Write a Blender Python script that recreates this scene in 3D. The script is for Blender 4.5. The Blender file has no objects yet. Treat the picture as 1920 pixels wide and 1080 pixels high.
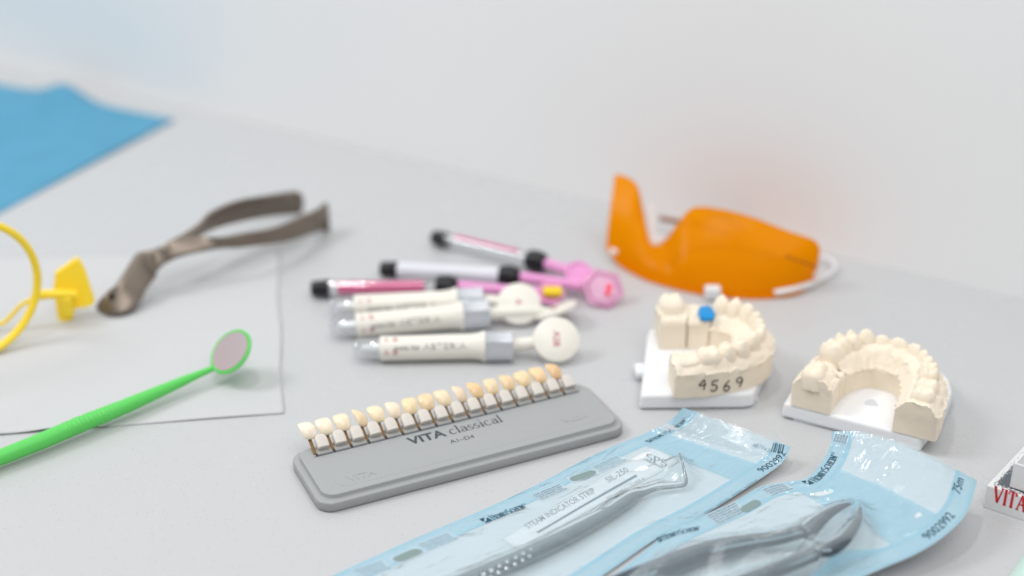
import bpy, math, random
import numpy as np
from mathutils import Vector, noise

random.seed(7)
sc = bpy.context.scene
S = 0.01                      # everything below is written in centimetres
R = math.radians

# ------------------------------------------------------------------ camera, world, lamps, exposure
FPX, TILT, CAMH = 2800.0, R(27), 41.4
cd = bpy.data.cameras.new('camera')
cam = bpy.data.objects.new('camera', cd)
sc.collection.objects.link(cam)
cam.location = (0, 0, CAMH * S)
cam.rotation_euler = (R(90) - TILT, 0, 0)
cd.sensor_width = 36
cd.lens = FPX / 1920 * 36
cd.clip_start = 0.01
cd.clip_end = 50
cd.dof.use_dof = True
cd.dof.focus_distance = 0.722
cd.dof.aperture_fstop = 2.8
sc.camera = cam

w = bpy.data.worlds.new('World')
sc.world = w
w.use_nodes = True
w.node_tree.nodes['Background'].inputs[0].default_value = (0.94, 0.97, 1.0, 1)
w.node_tree.nodes['Background'].inputs[1].default_value = 0.40


def area(name, loc, target, size, power, col=(1, 1, 1), shape='SQUARE', sy=None):
    l = bpy.data.lights.new(name, 'AREA')
    l.shape = shape
    l.size = size * S
    if sy:
        l.size_y = sy * S
    l.energy = power
    l.color = col
    o = bpy.data.objects.new(name, l)
    sc.collection.objects.link(o)
    o.location = Vector(loc) * S
    d = Vector(target) - Vector(loc)
    o.rotation_euler = d.to_track_quat('-Z', 'Y').to_euler()
    return o


area('window_light', (-135, 78, 150), (5, 75, 0), 62, 12.5, (0.97, 0.985, 1.0))
area('wall_fill_light', (45, -30, 205), (5, 100, 0), 150, 17.5, (1.0, 0.992, 0.985))  # unseen frontal fill lamp, added to brighten the back wall
area('ceiling_spot', (-35, 60, 190), (0, 80, 0), 13, 5.0, (1, 0.98, 0.95), 'DISK')
area('ceiling_spot', (-5, 130, 190), (0, 80, 0), 11, 3.5, (1, 0.98, 0.95), 'DISK')

sc.view_settings.view_transform = 'Standard'
sc.view_settings.look = 'None'
sc.view_settings.gamma = 1
sc.view_settings.use_curve_mapping = False
sc.view_settings.exposure = 0.19
sc.cycles.transparent_max_bounces = 24
sc.cycles.max_bounces = 12

# ------------------------------------------------------------------ pixel <-> place
CT, ST = math.cos(TILT), math.sin(TILT)


def ray(px, py):
    x = (px - 960) / FPX
    y = (540 - py) / FPX
    return np.array([x, CT + y * ST, -ST + y * CT])


def P(px, py, z=0.0):
    d = ray(px, py)
    k = (z - CAMH) / d[2]
    return np.array([d[0] * k, d[1] * k, z])


def PY(px, py, yy):
    d = ray(px, py)
    k = yy / d[1]
    return np.array([d[0] * k, yy, CAMH + d[2] * k])


def proj(p):
    x, y, z = p[0], p[1], p[2] - CAMH
    dep = y * CT - z * ST
    up = y * ST + z * CT
    return 960 + FPX * x / dep, 540 - FPX * up / dep


T0 = np.array


def nrm(v):
    v = np.array(v, float)
    return v / (np.linalg.norm(v) + 1e-12)


# ------------------------------------------------------------------ materials
def lin(c):
    return tuple(((v / 255) / 12.92 if v / 255 <= .04045 else ((v / 255 + .055) / 1.055) ** 2.4) for v in c[:3]) + (1,)


def mat(name, col, rough=.5, metal=0, spec=.5, trans=0, sss=0, coat=0, bump=None, var=None, ior=1.45, alpha=1):
    """procedural principled material; bump=(scale, strength), var=(scale, amount)"""
    m = bpy.data.materials.new(name)
    m.use_nodes = True
    nt = m.node_tree
    b = nt.nodes['Principled BSDF']
    c = lin(col) if max(col) > 1.01 else tuple(col) + (1,)
    b.inputs['Base Color'].default_value = c
    b.inputs['Roughness'].default_value = rough
    b.inputs['Metallic'].default_value = metal
    b.inputs['Specular IOR Level'].default_value = spec
    b.inputs['Transmission Weight'].default_value = trans
    b.inputs['IOR'].default_value = ior
    b.inputs['Coat Weight'].default_value = coat
    b.inputs['Coat Roughness'].default_value = .08
    b.inputs['Alpha'].default_value = alpha
    if sss:
        b.inputs['Subsurface Weight'].default_value = sss
        b.inputs['Subsurface Radius'].default_value = (1, .75, .5)
        b.inputs['Subsurface Scale'].default_value = 0.0025
    tc = nt.nodes.new('ShaderNodeTexCoord')
    if bump:
        n = nt.nodes.new('ShaderNodeTexNoise')
        n.inputs['Scale'].default_value = bump[0]
        n.inputs['Detail'].default_value = 5
        nt.links.new(tc.outputs['Object'], n.inputs['Vector'])
        bp = nt.nodes.new('ShaderNodeBump')
        bp.inputs['Strength'].default_value = bump[1]
        bp.inputs['Distance'].default_value = 0.0004
        nt.links.new(n.outputs['Fac'], bp.inputs['Height'])
        nt.links.new(bp.outputs['Normal'], b.inputs['Normal'])
    if var:
        n = nt.nodes.new('ShaderNodeTexNoise')
        n.inputs['Scale'].default_value = var[0]
        n.inputs['Detail'].default_value = 4
        nt.links.new(tc.outputs['Object'], n.inputs['Vector'])
        h = nt.nodes.new('ShaderNodeHueSaturation')
        h.inputs['Color'].default_value = c
        mr = nt.nodes.new('ShaderNodeMapRange')
        mr.inputs['From Min'].default_value = .3
        mr.inputs['From Max'].default_value = .7
        mr.inputs['To Min'].default_value = 1 - var[1]
        mr.inputs['To Max'].default_value = 1 + var[1]
        nt.links.new(n.outputs['Fac'], mr.inputs['Value'])
        nt.links.new(mr.outputs['Result'], h.inputs['Value'])
        nt.links.new(h.outputs['Color'], b.inputs['Base Color'])
    return m


def sheet_mat(name, col, opacity, gloss=.3, rough=.12, tint=None, translucent=.4, bump=None):
    """plastic film / tinted lens: part see-through, part milky, with a glossy skin"""
    m = bpy.data.materials.new(name)
    m.use_nodes = True
    nt = m.node_tree
    for n in list(nt.nodes):
        if n.type != 'OUTPUT_MATERIAL':
            nt.nodes.remove(n)
    out = [n for n in nt.nodes if n.type == 'OUTPUT_MATERIAL'][0]
    N = nt.nodes.new
    tr = N('ShaderNodeBsdfTransparent')
    tr.inputs[0].default_value = lin(tint or col)
    df = N('ShaderNodeBsdfDiffuse')
    df.inputs[0].default_value = lin(col)
    tl = N('ShaderNodeBsdfTranslucent')
    tl.inputs[0].default_value = lin(col)
    m1 = N('ShaderNodeMixShader')
    m1.inputs[0].default_value = translucent
    nt.links.new(df.outputs[0], m1.inputs[1])
    nt.links.new(tl.outputs[0], m1.inputs[2])
    m2 = N('ShaderNodeMixShader')
    m2.inputs[0].default_value = opacity
    nt.links.new(tr.outputs[0], m2.inputs[1])
    nt.links.new(m1.outputs[0], m2.inputs[2])
    gl = N('ShaderNodeBsdfGlossy')
    gl.inputs['Roughness'].default_value = rough
    fr = N('ShaderNodeFresnel')
    fr.inputs[0].default_value = 1.45
    mu = N('ShaderNodeMath')
    mu.operation = 'MULTIPLY'
    mu.inputs[1].default_value = gloss
    gb = N('ShaderNodeNewGeometry')
    bf = N('ShaderNodeMath')
    bf.operation = 'SUBTRACT'
    bf.inputs[0].default_value = 1
    nt.links.new(gb.outputs['Backfacing'], bf.inputs[1])
    fm_ = N('ShaderNodeMath')
    fm_.operation = 'MULTIPLY'
    nt.links.new(fr.outputs[0], fm_.inputs[0])
    nt.links.new(bf.outputs[0], fm_.inputs[1])
    nt.links.new(fm_.outputs[0], mu.inputs[0])
    m3 = N('ShaderNodeMixShader')
    nt.links.new(mu.outputs[0], m3.inputs[0])
    nt.links.new(m2.outputs[0], m3.inputs[1])
    nt.links.new(gl.outputs[0], m3.inputs[2])
    nt.links.new(m3.outputs[0], out.inputs[0])
    if bump:
        tc = N('ShaderNodeTexCoord')
        n = N('ShaderNodeTexNoise')
        n.inputs['Scale'].default_value = bump[0]
        n.inputs['Detail'].default_value = 3
        n.inputs['Distortion'].default_value = .8
        nt.links.new(tc.outputs['Object'], n.inputs['Vector'])
        bp = N('ShaderNodeBump')
        bp.inputs['Strength'].default_value = bump[1]
        bp.inputs['Distance'].default_value = .0015
        nt.links.new(n.outputs['Fac'], bp.inputs['Height'])
        nt.links.new(bp.outputs[0], gl.inputs['Normal'])
        nt.links.new(bp.outputs[0], fr.inputs['Normal'])
        nt.links.new(bp.outputs[0], df.inputs['Normal'])
    m['nodes'] = 1
    return m


# ------------------------------------------------------------------ mesh helpers
class MB:
    def __init__(s):
        s.v, s.f, s.uv = [], [], []

    def add(s, vs, fs, uv=None):
        k = len(s.v)
        s.v += [tuple(map(float, p)) for p in vs]
        s.f += [tuple(i + k for i in f) for f in fs]
        s.uv += list(uv) if uv is not None else [(0, 0)] * len(vs)
        return s

    def loft(s, rings, cap=True, closed=True):
        n = len(rings[0])
        vs = [p for r in rings for p in r]
        fs = []
        for i in range(len(rings) - 1):
            for j in range(n if closed else n - 1):
                a, b = i * n + j, i * n + (j + 1) % n
                fs.append((a, b, b + n, a + n))
        if cap and closed:
            fs.append(tuple(range(n))[::-1])
            fs.append(tuple(range((len(rings) - 1) * n, len(rings) * n)))
        return s.add(vs, fs)

    def tube(s, path, r, n=14, cap=True):
        path = [np.array(p, float) for p in path]
        rr = r if hasattr(r, '__len__') else [r] * len(path)
        rings = []
        t0 = nrm(path[1] - path[0])
        U = nrm(np.cross(t0, (0, 0, 1) if abs(t0[2]) < .9 else (1, 0, 0)))
        for i, p in enumerate(path):
            t = nrm(path[min(i + 1, len(path) - 1)] - path[max(i - 1, 0)])
            U = nrm(U - np.dot(U, t) * t)
            V = np.cross(t, U)
            rings.append([p + rr[i] * (math.cos(a) * U + math.sin(a) * V) for a in np.linspace(0, 2 * math.pi, n, endpoint=False)])
        return s.loft(rings, cap)

    def lathe(s, A, B, prof, n=28, sq=None):
        """prof: (distance along A->B, radius)"""
        A, B = np.array(A, float), np.array(B, float)
        t = nrm(B - A)
        U = nrm(np.cross(t, (0, 0, 1)))
        V = np.cross(t, U)
        rings = [[A + t * d + max(r, 1e-4) * (math.cos(a) * U + math.sin(a) * V) for a in np.linspace(0, 2 * math.pi, n, endpoint=False)] for d, r in prof]
        return s.loft(rings)

    def box(s, c, sx, sy, sz, e1=(1, 0, 0), e2=(0, 1, 0), e3=(0, 0, 1)):
        c = np.array(c, float)
        e1, e2, e3 = map(lambda e: np.array(e, float), (e1, e2, e3))
        vs = [c + a * sx / 2 * e1 + b * sy / 2 * e2 + d * sz / 2 * e3 for d in (-1, 1) for b in (-1, 1) for a in (-1, 1)]
        return s.add(vs, [(0, 2, 3, 1), (4, 5, 7, 6), (0, 1, 5, 4), (2, 6, 7, 3), (0, 4, 6, 2), (1, 3, 7, 5)])

    def prism(s, poly, vec):
        """flat polygon extruded by vec"""
        poly = [np.array(p, float) for p in poly]
        n = len(poly)
        vec = np.array(vec, float)
        return s.add(poly + [p + vec for p in poly], [tuple(range(n))[::-1], tuple(range(n, 2 * n))] + [(i, (i + 1) % n, (i + 1) % n + n, i + n) for i in range(n)])

    def grid(s, fn, na, nb, uvfn=None):
        vs, uv = [], []
        for j in range(nb + 1):
            for i in range(na + 1):
                vs.append(fn(i / na, j / nb))
                uv.append(uvfn(i / na, j / nb) if uvfn else (i / na, j / nb))
        fs = [(j * (na + 1) + i, j * (na + 1) + i + 1, (j + 1) * (na + 1) + i + 1, (j + 1) * (na + 1) + i) for j in range(nb) for i in range(na)]
        return s.add(vs, fs, uv)

    def build(s, name, m, parent=None, smooth=True, bevel=0, solid=0, subsurf=0, angle=35, origin=None, solid_off=-1, clean=True):
        me = bpy.data.meshes.new(name)
        if parent is not None:
            off = Vector(parent['_w'])
        else:
            off = Vector(origin if origin is not None else tuple(np.min(np.array(s.v), axis=0) * .5 + np.max(np.array(s.v), axis=0) * .5)[:2] + (float(np.min(np.array(s.v)[:, 2])),))
        me.from_pydata([((Vector(p) - off) * S)[:] for p in s.v], [], s.f)
        me.validate()
        uvl = me.uv_layers.new(name='UVMap')
        for l in me.loops:
            uvl.data[l.index].uv = s.uv[l.vertex_index]
        if clean:
            import bmesh
            bm = bmesh.new()
            bm.from_mesh(me)
            bmesh.ops.recalc_face_normals(bm, faces=bm.faces)
            bm.to_mesh(me)
            bm.free()
        if not clean and sum(p.normal.z * p.area for p in me.polygons) < 0:
            me.flip_normals()
        me.materials.append(m)
        o = bpy.data.objects.new(name, me)
        sc.collection.objects.link(o)
        o['_w'] = tuple(off)
        if parent is not None:
            o.parent = parent
        else:
            o.location = off * S
        if smooth:
            for p in me.polygons:
                p.use_smooth = True
            try:
                me.set_sharp_from_angle(angle=R(angle))
            except Exception:
                pass
        if solid:
            q = o.modifiers.new('solid', 'SOLIDIFY')
            q.thickness = solid * S
            q.offset = solid_off
        if bevel:
            q = o.modifiers.new('bevel', 'BEVEL')
            q.width = bevel * S
            q.segments = 4
            q.limit_method = 'ANGLE'
            q.angle_limit = R(35)
            q.harden_normals = True
        if subsurf:
            q = o.modifiers.new('sub', 'SUBSURF')
            q.levels = q.render_levels = subsurf
        return o


def thing(name, label, cat, loc, group=None):
    o = bpy.data.objects.new(name, None)
    sc.collection.objects.link(o)
    o.empty_display_size = .01
    o.location = Vector([float(x) for x in loc]) * S
    o['_w'] = tuple(float(x) for x in loc)
    o['label'] = label
    o['category'] = cat
    if group:
        o['group'] = group
    return o


def tag(o, label, cat, group=None, kind=None):
    o['label'] = label
    o['category'] = cat
    if group:
        o['group'] = group
    if kind:
        o['kind'] = kind
    return o


def cr(pts, n):
    """smooth resample of a list of equal-length tuples"""
    pts = np.array(pts, float)
    m = len(pts)
    out = []
    for k in range(n):
        t = k / (n - 1) * (m - 1)
        i = min(int(t), m - 2)
        u = t - i
        p0, p1, p2, p3 = pts[max(i - 1, 0)], pts[i], pts[i + 1], pts[min(i + 2, m - 1)]
        out.append(.5 * ((2 * p1) + (-p0 + p2) * u + (2 * p0 - 5 * p1 + 4 * p2 - p3) * u * u + (-p0 + 3 * p1 - 3 * p2 + p3) * u ** 3))
    return np.array(out)


_tc = {}


def text2d(s, bold=0.0, ital=0.0):
    """2D mesh of a word: width and cap height in units of the cap height"""
    k = (s, bold, ital)
    if k in _tc:
        return _tc[k]
    c = bpy.data.curves.new('t', 'FONT')
    c.body = s
    c.size = 1
    c.offset = bold
    c.shear = ital
    c.resolution_u = 3
    o = bpy.data.objects.new('t', c)
    sc.collection.objects.link(o)
    dg = bpy.context.evaluated_depsgraph_get()
    dg.update()
    me = o.evaluated_get(dg).to_mesh()
    vs = np.array([v.co[:2] for v in me.vertices])
    fs = [tuple(p.vertices) for p in me.polygons]
    o.evaluated_get(dg).to_mesh_clear()
    bpy.data.objects.remove(o)
    bpy.data.curves.remove(c)
    cap = .69
    vs = vs / cap
    x0 = vs[:, 0].min()
    vs[:, 0] -= x0
    _tc[k] = (vs, fs, vs[:, 0].max())
    return _tc[k]


# pen-drawn roman letters: polylines, thick on the uprights and thin on the bars
def arc(cx, cy, rx, ry, a0, a1, n=14):
    return [(cx + rx * math.cos(R(a)), cy + ry * math.sin(R(a))) for a in np.linspace(a0, a1, n)]


SER = {
    'c': (.55, [arc(.3, .33, .24, .33, 55, 320)]),
    'l': (.28, [[(.14, 0), (.14, 1.05)], [(.02, 0), (.26, 0)], [(.03, 1.05), (.14, 1.05)]]),
    'a': (.55, [arc(.24, .5, .18, .16, 150, 0) + [(.42, .1), (.52, 0)], arc(.25, .2, .18, .2, 60, 330)]),
    's': (.45, [arc(.22, .5, .16, .16, 40, 250) + arc(.2, .17, .18, .17, 80, -150)]),
    'i': (.28, [[(.14, 0), (.14, .66)], [(.02, 0), (.26, 0)], [(.03, .66), (.14, .66)], [(.14, .9), (.14, 1.0)]]),
    'H': (.9, [[(.17, 0), (.17, 1)], [(.73, 0), (.73, 1)], [(.17, .52), (.73, .52)], [(.03, 0), (.31, 0)], [(.03, 1), (.31, 1)], [(.59, 0), (.87, 0)], [(.59, 1), (.87, 1)]]),
    'E': (.72, [[(.17, 0), (.17, 1)], [(.03, 0), (.64, 0), (.66, .2)], [(.03, 1), (.62, 1), (.63, .82)], [(.17, .52), (.5, .52)]]),
    'N': (.86, [[(.15, 0), (.15, 1)], [(.15, 1), (.7, 0)], [(.7, 0), (.7, 1)], [(.02, 0), (.28, 0)], [(.02, 1), (.16, 1)], [(.58, 1), (.84, 1)]]),
    'R': (.8, [[(.17, 0), (.17, 1)], [(.03, 0), (.31, 0)], [(.03, 1), (.38, 1)] + arc(.38, .76, .22, .24, 80, -90) + [(.17, .52)], [(.38, .52), (.74, 0)]]),
    'Y': (.8, [[(.4, 0), (.4, .48)], [(.4, .48), (.1, 1)], [(.4, .48), (.7, 1)], [(.27, 0), (.53, 0)], [(0, 1), (.22, 1)], [(.58, 1), (.8, 1)]]),
    'S': (.62, [arc(.3, .74, .21, .25, 30, 250) + arc(.3, .26, .24, .26, 75, -150)]),
    'C': (.78, [arc(.43, .5, .36, .5, 45, 315)]),
    'I': (.36, [[(.18, 0), (.18, 1)], [(.04, 0), (.32, 0)], [(.04, 1), (.32, 1)]]),
    'V': (.9, [[(.12, 1), (.46, 0)], [(.46, 0), (.8, 1)], [(0, 1), (.28, 1)], [(.66, 1), (.92, 1)]]),
    'T': (.76, [[(.38, 0), (.38, 1)], [(.04, .8), (.06, 1), (.7, 1), (.72, .8)], [(.24, 0), (.52, 0)]]),
    'A': (.9, [[(.44, 1), (.12, 0)], [(.44, 1), (.78, 0)], [(.24, .36), (.66, .36)], [(0, 0), (.26, 0)], [(.62, 0), (.92, 0)]]),
    'P': (.7, [[(.17, 0), (.17, 1)], [(.03, 0), (.31, 0)], [(.03, 1), (.38, 1)] + arc(.38, .73, .24, .27, 80, -90) + [(.17, .46)]]),
    ' ': (.35, []),
}


def serif2d(s, thick=.15, thin=.06, small=None):
    vs, fs, x = [], [], 0
    for ch in s:
        k = 1.0
        if small and ch.islower() and ch.upper() in SER:
            ch, k = ch.upper(), small
        wd, strokes = SER[ch]
        for st in strokes:
            st = [np.array(p) * k for p in st]
            if len(st) < 2:
                continue
            dense = []
            for i in range(len(st) - 1):
                for u in (0, .5):
                    dense.append(st[i] * (1 - u) + st[i + 1] * u)
            dense.append(st[-1])
            base = len(vs)
            for i, p in enumerate(dense):
                t = dense[min(i + 1, len(dense) - 1)] - dense[max(i - 1, 0)]
                t = t / (np.linalg.norm(t) + 1e-9)
                wv = thin + (thick - thin) * abs(t[1]) ** 1.5
                if t[0] * t[1] > 0.05:
                    wv = thin + (thick - thin) * .25
                nn = np.array([-t[1], t[0]]) * wv / 2
                vs += [(x + p[0] + nn[0], p[1] + nn[1]), (x + p[0] - nn[0], p[1] - nn[1])]
            for i in range(len(dense) - 1):
                a = base + 2 * i
                fs.append((a, a + 1, a + 3, a + 2))
        x += wd * k + .04
    vs = np.array(vs)
    return vs, fs, x


def put(mb, t, fn, wide, high, valign=0):
    """map a 2D word through fn(x_cm, y_cm) so that it is wide x high cm"""
    vs, fs, tw = t
    mb.add([fn(v[0] / tw * wide, (v[1]) * high) for v in vs], fs)


def plane_fn(o, ex, ey, lift=0.0):
    o, ex, ey = np.array(o, float), np.array(ex, float), np.array(ey, float)
    n = nrm(np.cross(ex, ey)) * lift
    return lambda x, y: o + ex * x + ey * y + n


# ------------------------------------------------------------------ shared materials
M = {}
M['ink'] = mat('dark_ink', (52, 60, 66), .6)
M['grey_ink'] = mat('grey_ink', (84, 88, 92), .6)
M['white_plastic'] = mat('white_plastic', (232, 233, 234), .38, sss=.2)
M['cream'] = mat('cream_plastic', (236, 232, 222), .35, sss=.2)
M['black'] = mat('black_plastic', (20, 18, 24), .35)
M['red_ink'] = mat('red_ink', (190, 85, 95), .6)

# ------------------------------------------------------------------ setting
def table_mat():
    m = mat('speckled_counter', (214, 213, 213), .24, spec=.32)
    nt = m.node_tree
    b = nt.nodes['Principled BSDF']
    tc = nt.nodes.new('ShaderNodeTexCoord')
    vo = nt.nodes.new('ShaderNodeTexVoronoi')
    vo.inputs['Scale'].default_value = 420
    vo.inputs['Randomness'].default_value = 1
    nt.links.new(tc.outputs['Object'], vo.inputs['Vector'])
    mr = nt.nodes.new('ShaderNodeMapRange')
    mr.inputs['From Min'].default_value = .10
    mr.inputs['From Max'].default_value = .26
    mr.inputs['To Min'].default_value = 1
    mr.inputs['To Max'].default_value = 0
    nt.links.new(vo.outputs['Distance'], mr.inputs['Value'])
    bw = nt.nodes.new('ShaderNodeSeparateColor')
    nt.links.new(vo.outputs['Color'], bw.inputs[0])
    gt = nt.nodes.new('ShaderNodeMath')
    gt.operation = 'GREATER_THAN'
    gt.inputs[1].default_value = .62
    nt.links.new(bw.outputs[0], gt.inputs[0])
    mu = nt.nodes.new('ShaderNodeMath')
    mu.operation = 'MULTIPLY'
    nt.links.new(mr.outputs[0], mu.inputs[0])
    nt.links.new(gt.outputs[0], mu.inputs[1])
    m2 = nt.nodes.new('ShaderNodeMath')
    m2.operation = 'MULTIPLY'
    m2.inputs[1].default_value = .45
    nt.links.new(mu.outputs[0], m2.inputs[0])
    mx = nt.nodes.new('ShaderNodeMix')
    mx.data_type = 'RGBA'
    mx.inputs['A'].default_value = lin((192, 193, 194))
    mx.inputs['B'].default_value = lin((162, 158, 156))
    nt.links.new(m2.outputs[0], mx.inputs['Factor'])
    nt.links.new(mx.outputs['Result'], b.inputs['Base Color'])
    sm = nt.nodes.new('ShaderNodeTexNoise')
    sm.inputs['Scale'].default_value = 9
    sm.inputs['Detail'].default_value = 6
    sm.inputs['Distortion'].default_value = .6
    nt.links.new(tc.outputs['Object'], sm.inputs['Vector'])
    sr = nt.nodes.new('ShaderNodeMapRange')
    sr.inputs['From Min'].default_value = .35
    sr.inputs['From Max'].default_value = .65
    sr.inputs['To Min'].default_value = .17
    sr.inputs['To Max'].default_value = .36
    nt.links.new(sm.outputs['Fac'], sr.inputs['Value'])
    nt.links.new(sr.outputs[0], b.inputs['Roughness'])
    n = nt.nodes.new('ShaderNodeTexNoise')
    n.inputs['Scale'].default_value = 900
    nt.links.new(tc.outputs['Object'], n.inputs['Vector'])
    bp = nt.nodes.new('ShaderNodeBump')
    bp.inputs['Strength'].default_value = .18
    bp.inputs['Distance'].default_value = .0002
    nt.links.new(n.outputs['Fac'], bp.inputs['Height'])
    nt.links.new(bp.outputs[0], b.inputs['Normal'])
    return m


wa, wb = P(0, 122, 0), P(1920, 560, 0)
wd = nrm(wb - wa)
wn = np.array([wd[1], -wd[0], 0])         # towards the camera
if wn[1] > 0:
    wn = -wn
A0, B0 = wa - wd * 170, wb + wd * 120
t = MB()
t.prism([A0, B0, B0 + wn * 230, A0 + wn * 230], (0, 0, -3))
o = t.build('table_surface', table_mat(), smooth=False, origin=(0, 80, 0))
o['kind'] = 'structure'
wm = mat('wall_paint', (241, 241, 241), .55, bump=(60, .1), var=(3, .01))
t = MB()
t.prism([A0 + (0, 0, -3), B0 + (0, 0, -3), B0 - wn * 4 + (0, 0, -3), A0 - wn * 4 + (0, 0, -3)], (0, 0, 150))
o = t.build('back_wall', wm, smooth=False, origin=tuple(A0))
o['kind'] = 'structure'
# ------------------------------------------------------------------ blue cloth at the back left
def sheet_from(corners, fn_z, name, m, na, nb, **k):
    q = [np.array(c, float) for c in corners]        # a0b0, a1b0, a1b1, a0b1

    def f(a, b):
        p = (q[0] * (1 - a) + q[1] * a) * (1 - b) + (q[3] * (1 - a) + q[2] * a) * b
        x, y, z = fn_z(a, b, p)
        return p + np.array([x, y, z])
    t = MB()
    t.grid(f, na, nb)
    return t.build(name, m, **k)


bm_ = mat('blue_nonwoven', (90, 153, 183), .8, spec=.2, bump=(350, .5), var=(30, .05))


CA = np.linalg.norm(P(120, 190) - P(-420, 84)) / np.linalg.norm(P(328, 226) - P(-420, 84))


def clothz(a, b, p):
    z = .08 + .10 * math.sin(7 * a + 3 * b) ** 2 + .4 * math.exp(-((a - CA + .35 * b) / .05) ** 2) * (1 - .5 * b)
    return (0, 0, z + (.75 * math.exp(-((a - CA) / .05) ** 2) * math.exp(-(b / .08) ** 2)))


o = sheet_from([P(-420, 84), P(328, 226), P(-60, 432), P(-900, 520)], lambda a, b, p: (0, (1 - b) * (.3 * math.sin(3.1 * a)), clothz(a, b, p)[2]), 'blue_cloth', bm_, 90, 60, solid=.06)
tag(o, 'sky blue disposable cloth lying creased on the counter behind everything', 'cloth')

# ------------------------------------------------------------------ white paper napkin
pm = mat('napkin_paper', (197, 198, 199), .85, spec=.2, bump=(420, .35))


def napz(a, b, p):
    z = .035
    z += .22 * math.exp(-((a * .9 + b * .5 - .98) / .035) ** 2) * b * (1 - a) * 2      # diagonal crease
    z += .07 * math.sin(9 * a + 5 * b) ** 2 * (1 - a)
    z += .06 * noise.noise(Vector((a * 5, b * 5, 2)))
    z += .16 * math.exp(-((a - .665) / .04) ** 2) * max(0, (b - .86) / .14) ** 2       # lifted rim at the front
    z += .12 * math.exp(-((b - .52) / .02) ** 2) * .6
    z += .05 * abs(math.sin(60 * b)) * math.exp(-((a - 1) / .01) ** 2)
    return (0.10 * math.sin(14 * b) * max(0, a - .9) * 10 * .6, 0, max(.025, z))


o = sheet_from([P(-560, 500), P(522, 471), P(531, 776), P(-780, 876)], napz, 'paper_napkin', pm, 150, 90, solid=.02)
tag(o, 'white creased paper napkin lying flat under the yellow holder and green mirror', 'napkin')

# ------------------------------------------------------------------ yellow x-ray holder
ym = mat('yellow_plastic', (252, 218, 52), .42, sss=.15)
yb = P(-36, 676, 0)
yr = thing('film_holder', 'bright yellow plastic ring and bite block of an x-ray film holder on the napkin', 'film holder', yb + np.array([0, 0, .06]))
C = yb + np.array([0, 0, 4.25])
ex = nrm((.66, .60, 0))
t = MB()
rings = []
for a in np.linspace(0, 2 * math.pi, 72):
    d = math.cos(a) * ex + math.sin(a) * np.array([0, 0, 1])
    nn = np.cross(ex, (0, 0, 1))
    p = C + 4.0 * d
    rings.append([p + .22 * math.cos(q) * d + .27 * math.sin(q) * nn for q in np.linspace(0, 2 * math.pi, 12, endpoint=False)])
t.loft(rings, cap=False)
t.build('aiming_ring', ym, yr)
y0 = P(118, 604, 0.05)[1]
t = MB()
plate = [(145, 485), (151, 489), (161, 508), (171, 540), (178, 562), (176, 570), (166, 576), (140, 580), (140, 590), (135, 600), (127, 605), (112, 604), (107, 590), (104, 568), (100, 545), (104, 513)]
plate_w = [PY(px, py, y0 + .9 * (605 - py) / 120) for px, py in plate]
t.prism(plate_w, (-.12, .34, 0))
t.build('bite_plate', ym, yr, bevel=.06)
t = MB()
t.box(PY(127, 570, y0 - .3), .62, .9, 1.1)
t.build('bite_wedge', ym, yr, bevel=.12)
t = MB()
t.tube(cr([PY(142, 553, y0 - .15), PY(110, 552, y0 - .5), PY(80, 553, y0 - .7), PY(60, 562, y0 - .6)], 14), [.28] * 8 + [.3, .28, .24, .2, .16, .12])
t.build('support_arm', ym, yr)
t = MB()
t.tube(cr([PY(62, 560, y0 - .6), PY(40, 572, y0 - .8), PY(15, 598, y0 - 1.0), PY(-5, 607, y0 - 1.2), PY(-60, 590, y0 - 2), tuple(C + ex * -4 + np.array((0, 0, -.3)))], 26), .13)
t.build('rod', ym, yr)

# ------------------------------------------------------------------ extraction forceps
fm = mat('worn_steel', (130, 119, 108), .34, metal=.7, bump=(90, .2), var=(60, .05))
pr = thing('extraction_forceps', 'brown grey steel extraction forceps lying bent across the napkin edge', 'dental forceps', P(250, 600, .06))


def ribbon(edge, thick, n=40, sq=.55, m=14):
    """edge: (top px,py,z, bottom px,py,z) stations -> rounded flat bar"""
    E = cr(edge, n)
    T = [P(e[0], e[1], e[2]) for e in E]
    B = [P(e[3], e[4], e[5]) for e in E]
    Cn = [(a + b) / 2 for a, b in zip(T, B)]
    rings = []
    for i in range(n):
        tg = nrm(Cn[min(i + 1, n - 1)] - Cn[max(i - 1, 0)])
        U = (T[i] - B[i]) / 2 * 1.14
        V = nrm(np.cross(tg, U)) * thick / 2
        kk = 1.0
        if i == 0 or i == n - 1:
            kk = .75
        ring = []
        for q in np.linspace(0, 2 * math.pi, m, endpoint=False):
            cx, sx = math.cos(q), math.sin(q)
            ring.append(Cn[i] + kk * (U * math.copysign(abs(cx) ** sq, cx) + V * math.copysign(abs(sx) ** sq, sx)))
        rings.append(ring)
    return rings


def z6(x, y):
    return 160 + x / 4, 340 + y / 4


def edge6(rows):
    return [z6(a, b) + (z,) + z6(c, d) + (zz,) for a, b, z, c, d, zz in rows]


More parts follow.
